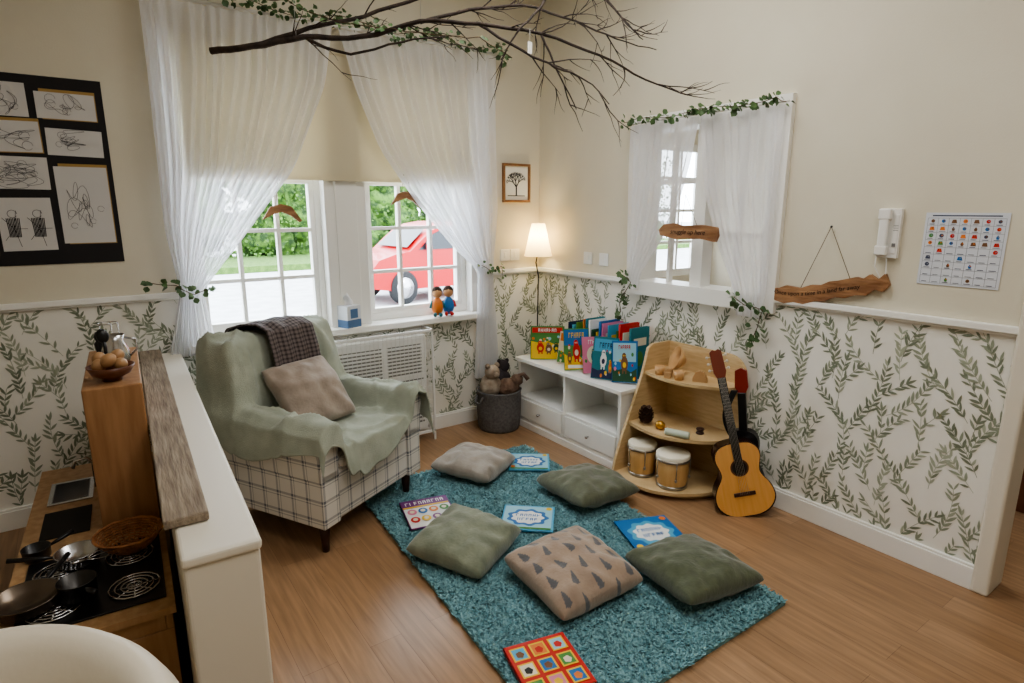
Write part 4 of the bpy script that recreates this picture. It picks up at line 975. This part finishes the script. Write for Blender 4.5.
def pan(lab,loc,r,h,ang,mat,name='saucepan',hl=.12):
    e=E(name,lab,'pan',loc=loc,rot=(0,0,rad(ang)))
    O('bowl',MB().lathe([(0,0),(r*.85,0),(r*.95,.008),(r,h),(r*1.03,h),(r*1.03,h+.002),(r*.97,h+.002),(r*.92,.01),(0,.006)],36),mat,parent=e)
    O('handle',MB().tube([(r*.98,0,h*.8),(r+hl*.3,0,h*.95),(r+hl,0,h+.012)],[.004,.007,.008],8),BLACK,parent=e)
pan('small steel saucepan with black handle on worktop',pl_(-.44,-1.50,.467),.062,.04,170,STEEL)
pan('dark frying pan with flared rim on worktop',pl_(-.555,-1.70,.467),.085,.035,60,PANB,'frying_pan')
pan('small grey saucepan on the play hob',pl_(-.43,-1.72,.467),.05,.055,-70,GUNM,hl=.08)
pan('small black cup pan on the worktop edge',pl_(-.56,-1.38,.455),.04,.04,20,BLACK,hl=.07)
WK=mk('copper_wicker',S(190,130,84),.5,S(146,94,56),sc=40,bump=.9,bsc=70)
m=MB()
for k in range(9):
    t=k/8; r_=.045+.055*t**.7; z=.004+.058*t
    m.tube([(r_*math.cos(i/28*6.2832),r_*math.sin(i/28*6.2832),z+.002*(i%2)) for i in range(29)],.0028 if k<8 else .005,5)
for i in range(24):
    a=i/24*6.2832; m.tube([((.045+.055*t**.7)*math.cos(a),(.045+.055*t**.7)*math.sin(a),.004+.058*t) for t in (0,.15,.35,.6,.85,1)],.0024,5)
m.lathe([(0,.0),(.046,.002),(.046,.005),(0,.004)],28)
O('wicker_bowl',m,WK,label='round open copper-coloured basket bowl on play kitchen',cat='bowl',loc=pl_(-.295,-1.50,.468))
m=MB(); 
for k in range(4):
    a=k*math.pi/4; m.tube([(.02*math.sin(t/10*3.14)*math.cos(a),.02*math.sin(t/10*3.14)*math.sin(a),.05+.06*math.cos(t/10*3.14)*-1+.01) for t in range(11)],.0014,5)
m.tube([(0,0,.12),(0,0,.17)],.005,8)
O('whisk',m,STEEL,label='small steel balloon whisk lying in wicker bowl',cat='whisk',loc=pl_(-.32,-1.55,.495),rot=(rad(72),0,rad(-50)))
bl=pl_(-.285,-1.24,1.0)
O('serving_bowl',MB().lathe([(0,0),(.03,0),(.03,.01),(.06,.025),(.075,.055),(.071,.055),(.055,.03),(0,.018)],30),mk('bowl_wood',S(120,72,48),.35,S(90,52,34),sc=8),label='small round brown wooden bowl on play kitchen',cat='bowl',loc=bl)
EG=mk('wooden_egg',S(186,150,112),.4,S(166,126,88),sc=12)
for i,(dx,dy,dz) in enumerate([(-.035,-.01,.058),(.03,-.02,.058),(0,.032,.058),(-.005,-.028,.078),(.022,.018,.08),(-.03,.02,.075)]):
    O('wooden_egg',MB().sph((0,0,0),.023,(1,1,1.25),16),EG,label='smooth wooden egg heaped in brown bowl',cat='egg',loc=bl+Vector((dx,dy,dz)),rot=(rnd.uniform(0,1.5),rnd.uniform(0,1.5),0),group='wooden eggs in the bowl')
O('wooden_spoon',MB().tube([(0,0,0),(.01,0,.05),(.012,0,.08)],.006,8).sph((.013,0,.095),.02,(1,.5,1.3),14),BLACK,label='dark ladle standing in the bowl of eggs',cat='spoon',loc=bl+Vector((-.01,.03,.06)),rot=(rad(-10),rad(-8),0))
jg=E('metal_jug','shiny steel jug with handle on play kitchen','jug',loc=pl_(-.27,-1.02,1.0))
O('body',MB().lathe([(0,0),(.04,0),(.048,.03),(.045,.07),(.03,.10),(.036,.125),(.033,.125),(.027,.10),(0,.09)],28),STEEL,parent=jg)
O('handle',MB().tube([(.035,0,.11),(.07,0,.10),(.072,0,.06),(.046,0,.035)],.004,8),STEEL,parent=jg)
O('pepper_mill',MB().lathe([(0,0),(.022,0),(.024,.02),(.015,.05),(.02,.08),(.012,.09),(.018,.105),(.012,.125),(0,.128)],22),BLACK,label='black turned pepper mill on play kitchen top',cat='pepper mill',loc=pl_(-.32,-.93,1.0))
wr=MB()
for k in range(5): a=k*6.283/5; wr.tube([(.035*math.cos(a),.035*math.sin(a),0),(.035*math.cos(a),.035*math.sin(a),.14)],.002,5)
for z in (.005,.07,.14): wr.tube([(.035*math.cos(t/20*6.283),.035*math.sin(t/20*6.283),z) for t in range(21)],.002,5)
O('wire_caddy',wr,STEEL,label='round wire utensil caddy on play kitchen top',cat='caddy',loc=pl_(-.29,-.82,1.0))

# ---------------------------------------------------------------- cream tub chair close to camera
tc_=E('tub_chair','cream moulded tub chair with rounded back','chair',loc=(-3.19,-2.78,0),rot=(0,0,rad(20)))
CV=mk('cream_vinyl',S(224,216,200),.45,S(218,209,192),sc=4,bump=.05)
def shell(a,b):
    t=rad(-20+220*a); ph=b*2*math.pi
    R0=.25; mid=.515+.03*math.sin(rad(220*a))
    cr,cz=.075*math.cos(ph),(.34+.04*math.sin(math.pi*a))*math.copysign(abs(math.sin(ph))**.7,math.sin(ph))
    return ((R0+cr)*math.cos(t),(R0+cr)*math.sin(t),mid+cz*.95)
m=MB().grid(shell,48,28); O('backrest',m,CV,parent=tc_,weld=True)
O('seat',MB().lathe([(0,.18),(.20,.18),(.23,.22),(.23,.38),(.20,.42),(0,.43)],36),CV,parent=tc_)
for a,b in ((.14,.14),(-.14,.14),(.14,-.14),(-.14,-.14)): O('leg',MB().lathe([(.02,0),(.025,.18)],12,0,Matrix.Translation((a,b,0))),DWOOD,parent=tc_)

# ---------------------------------------------------------------- outside
ST('ground',MB().box(-60,60,.25,80,-.3,-.05),mk('pale_tarmac',S(182,184,186),.9,S(164,166,168),sc=3,bump=.2),'pale sunlit driveway outside the window')
ST('ground_grass',MB().box(-60,60,13,17,-.05,.12),mk('grass',S(92,120,56),.95,S(66,94,40),sc=8,bump=.8),'grass verge outside the window')
HG=mk('hedge_leaves',S(36,62,22),.8,S(84,118,44),sc=5,lo=.4,hi=.6,bump=1.0,bsc=8)
r=random.Random(31)
for i in range(11):
    m=MB(); cx=-14+i*3.3; hh=r.uniform(2.8,3.9)
    for q in range(18):
        m.sph((r.uniform(-1.25,1.25),r.uniform(-.5,.5),.3+(hh-.3)*q/17),r.uniform(.6,.95),(1,1,.9),14,nz=.6)
    for q in range(1500):
        p=Vector((r.uniform(-1.7,1.7),r.uniform(-1.4,-.3),r.uniform(0,hh+.8))); s=r.uniform(.06,.13)
        d=Vector((r.uniform(-1,1),r.uniform(-1,.2),r.uniform(-1,1))); ivyleaf(m,p,d,Vector((r.uniform(-1,1),-1,r.uniform(-1,1))),s,0)
    O('hedge_bush',m,HG,label='leafy green bush beside the driveway',cat='bush',loc=(cx,17.2,.05),group='bushes outside')
car=E('car','red hatchback car parked on the driveway','car',loc=(2.62,6.6,-.05),rot=(0,0,rad(4))); car.scale=(.82,.82,.92)
RED=mk('red_car_paint',S(160,4,8),.4,coat=.25,spec=.3); CG=mk('car_glass',S(30,36,42),.2)
prof=[(-2.0,.34),(-2.04,.55),(-2.0,.72),(-1.86,.86),(-1.5,.95),(-1.12,1.0),(-.85,1.2),(-.58,1.38),(-.3,1.48),(.1,1.53),(.6,1.53),(1.1,1.48),(1.5,1.36),(1.78,1.12),(1.94,.95),(2.0,.75),(1.98,.35),(1.6,.28),(-1.6,.28)]
Xc=Matrix(((1,0,0,0),(0,0,-1,0),(0,1,0,0),(0,0,0,1)))
O('body',MB().prism(prof,-.85,.85,0,Xc),RED,parent=car,bevel=.09)
wp=[(-.92,1.02),(-.55,1.32),(-.28,1.41),(.2,1.45),(.2,1.02)]; wp2=[(.27,1.02),(.27,1.45),(.7,1.45),(1.1,1.4),(1.42,1.28),(1.6,1.04)]
O('side_window',MB().prism(wp,-.862,.862,0,Xc).prism(wp2,-.862,.862,0,Xc),CG,parent=car,bevel=.01)
O('windscreen',MB().add([(-1.08,-.68,1.05),(-1.08,.68,1.05),(-.60,.62,1.39),(-.60,-.62,1.39)],[(0,1,2,3)],0,False,Matrix.Translation((-.03,0,.02))),CG,parent=car)
O('door_line',MB().box(-.62,-.60,-.864,-.850,.4,1.0).box(.23,.25,-.864,-.850,.4,1.0).box(1.12,1.14,-.864,-.850,.5,1.0).box(.05,.18,-.88,-.862,.9,.93),DARK,parent=car)
TY=mk('tyre',S(24,24,26),.8)
for sx in (-1.3,1.25):
    for sy in (-.8,.8):
        Xw=Matrix.Translation((sx,sy,.32))@Matrix.Rotation(rad(90),4,'X')
        w_=O('wheel',MB().lathe([(.0,-.1),(.28,-.1),(.32,-.07),(.32,.07),(.28,.1),(0,.1)],32,0,Xw),TY,parent=car)
        O('hubcap',MB().lathe([(.0,-.115),(.2,-.105),(.2,.105),(0,.115)],24,0,Xw),STEEL,parent=w_)
HL=mk('headlight',S(230,235,240),.1)
for sy in (-.62,.62):
    O('headlight',MB().sph((-1.96,sy,.68),.13,(.4,1.2,.8),14),HL,parent=car)
    O('wing_mirror',MB().sph((-.72,math.copysign(.95,sy),1.08),.09,(.7,1.2,.8),12),RED,parent=car)

# ---------------------------------------------------------------- lights
w=bpy.data.worlds.new('World'); scene.world=w; w.use_nodes=True
bg_=w.node_tree.nodes['Background']; bg_.inputs[0].default_value=(.82,.91,1,1); bg_.inputs[1].default_value=10
def area(loc,rot,sx,sy,e,col):  # added area lamps below the ceiling, soft fill without any fixture
    L=bpy.data.lights.new('fill_light','AREA'); L.shape='RECTANGLE'; L.size=sx; L.size_y=sy; L.energy=e; L.color=col
    o=bpy.data.objects.new('fill_light',L); COLL.objects.link(o); o.location=loc; o.rotation_euler=rot; return o
area((-2.0,-3.8,3.15),(0,0,0),1.2,1.2,30,(1,.985,.955))
area((-1.2,-1.8,3.15),(0,0,0),1.0,1.0,26,(1,.98,.945))
area((1.2,-1.6,3.15),(0,0,0),1.0,1.4,14,(1,.97,.92))
S_=bpy.data.lights.new('sun','SUN'); S_.energy=1.5; S_.angle=rad(3); S_.color=(1,.97,.92)
o=bpy.data.objects.new('sun',S_); COLL.objects.link(o); o.location=(0,8,10); o.rotation_euler=(rad(40),0,rad(20))
scene.view_settings.look='AgX - Medium High Contrast'
scene.view_settings.exposure=.15

# ---------------------------------------------------------------- camera
cd=bpy.data.cameras.new('Camera'); cd.sensor_width=36; cd.lens=600/1024*36; cd.clip_start=.02; cd.clip_end=300
cam=bpy.data.objects.new('Camera',cd); COLL.objects.link(cam); cam.location=(-2.95,-3.76,1.6); cam.rotation_euler=(rad(77.5),0,rad(-35.6))
scene.camera=cam
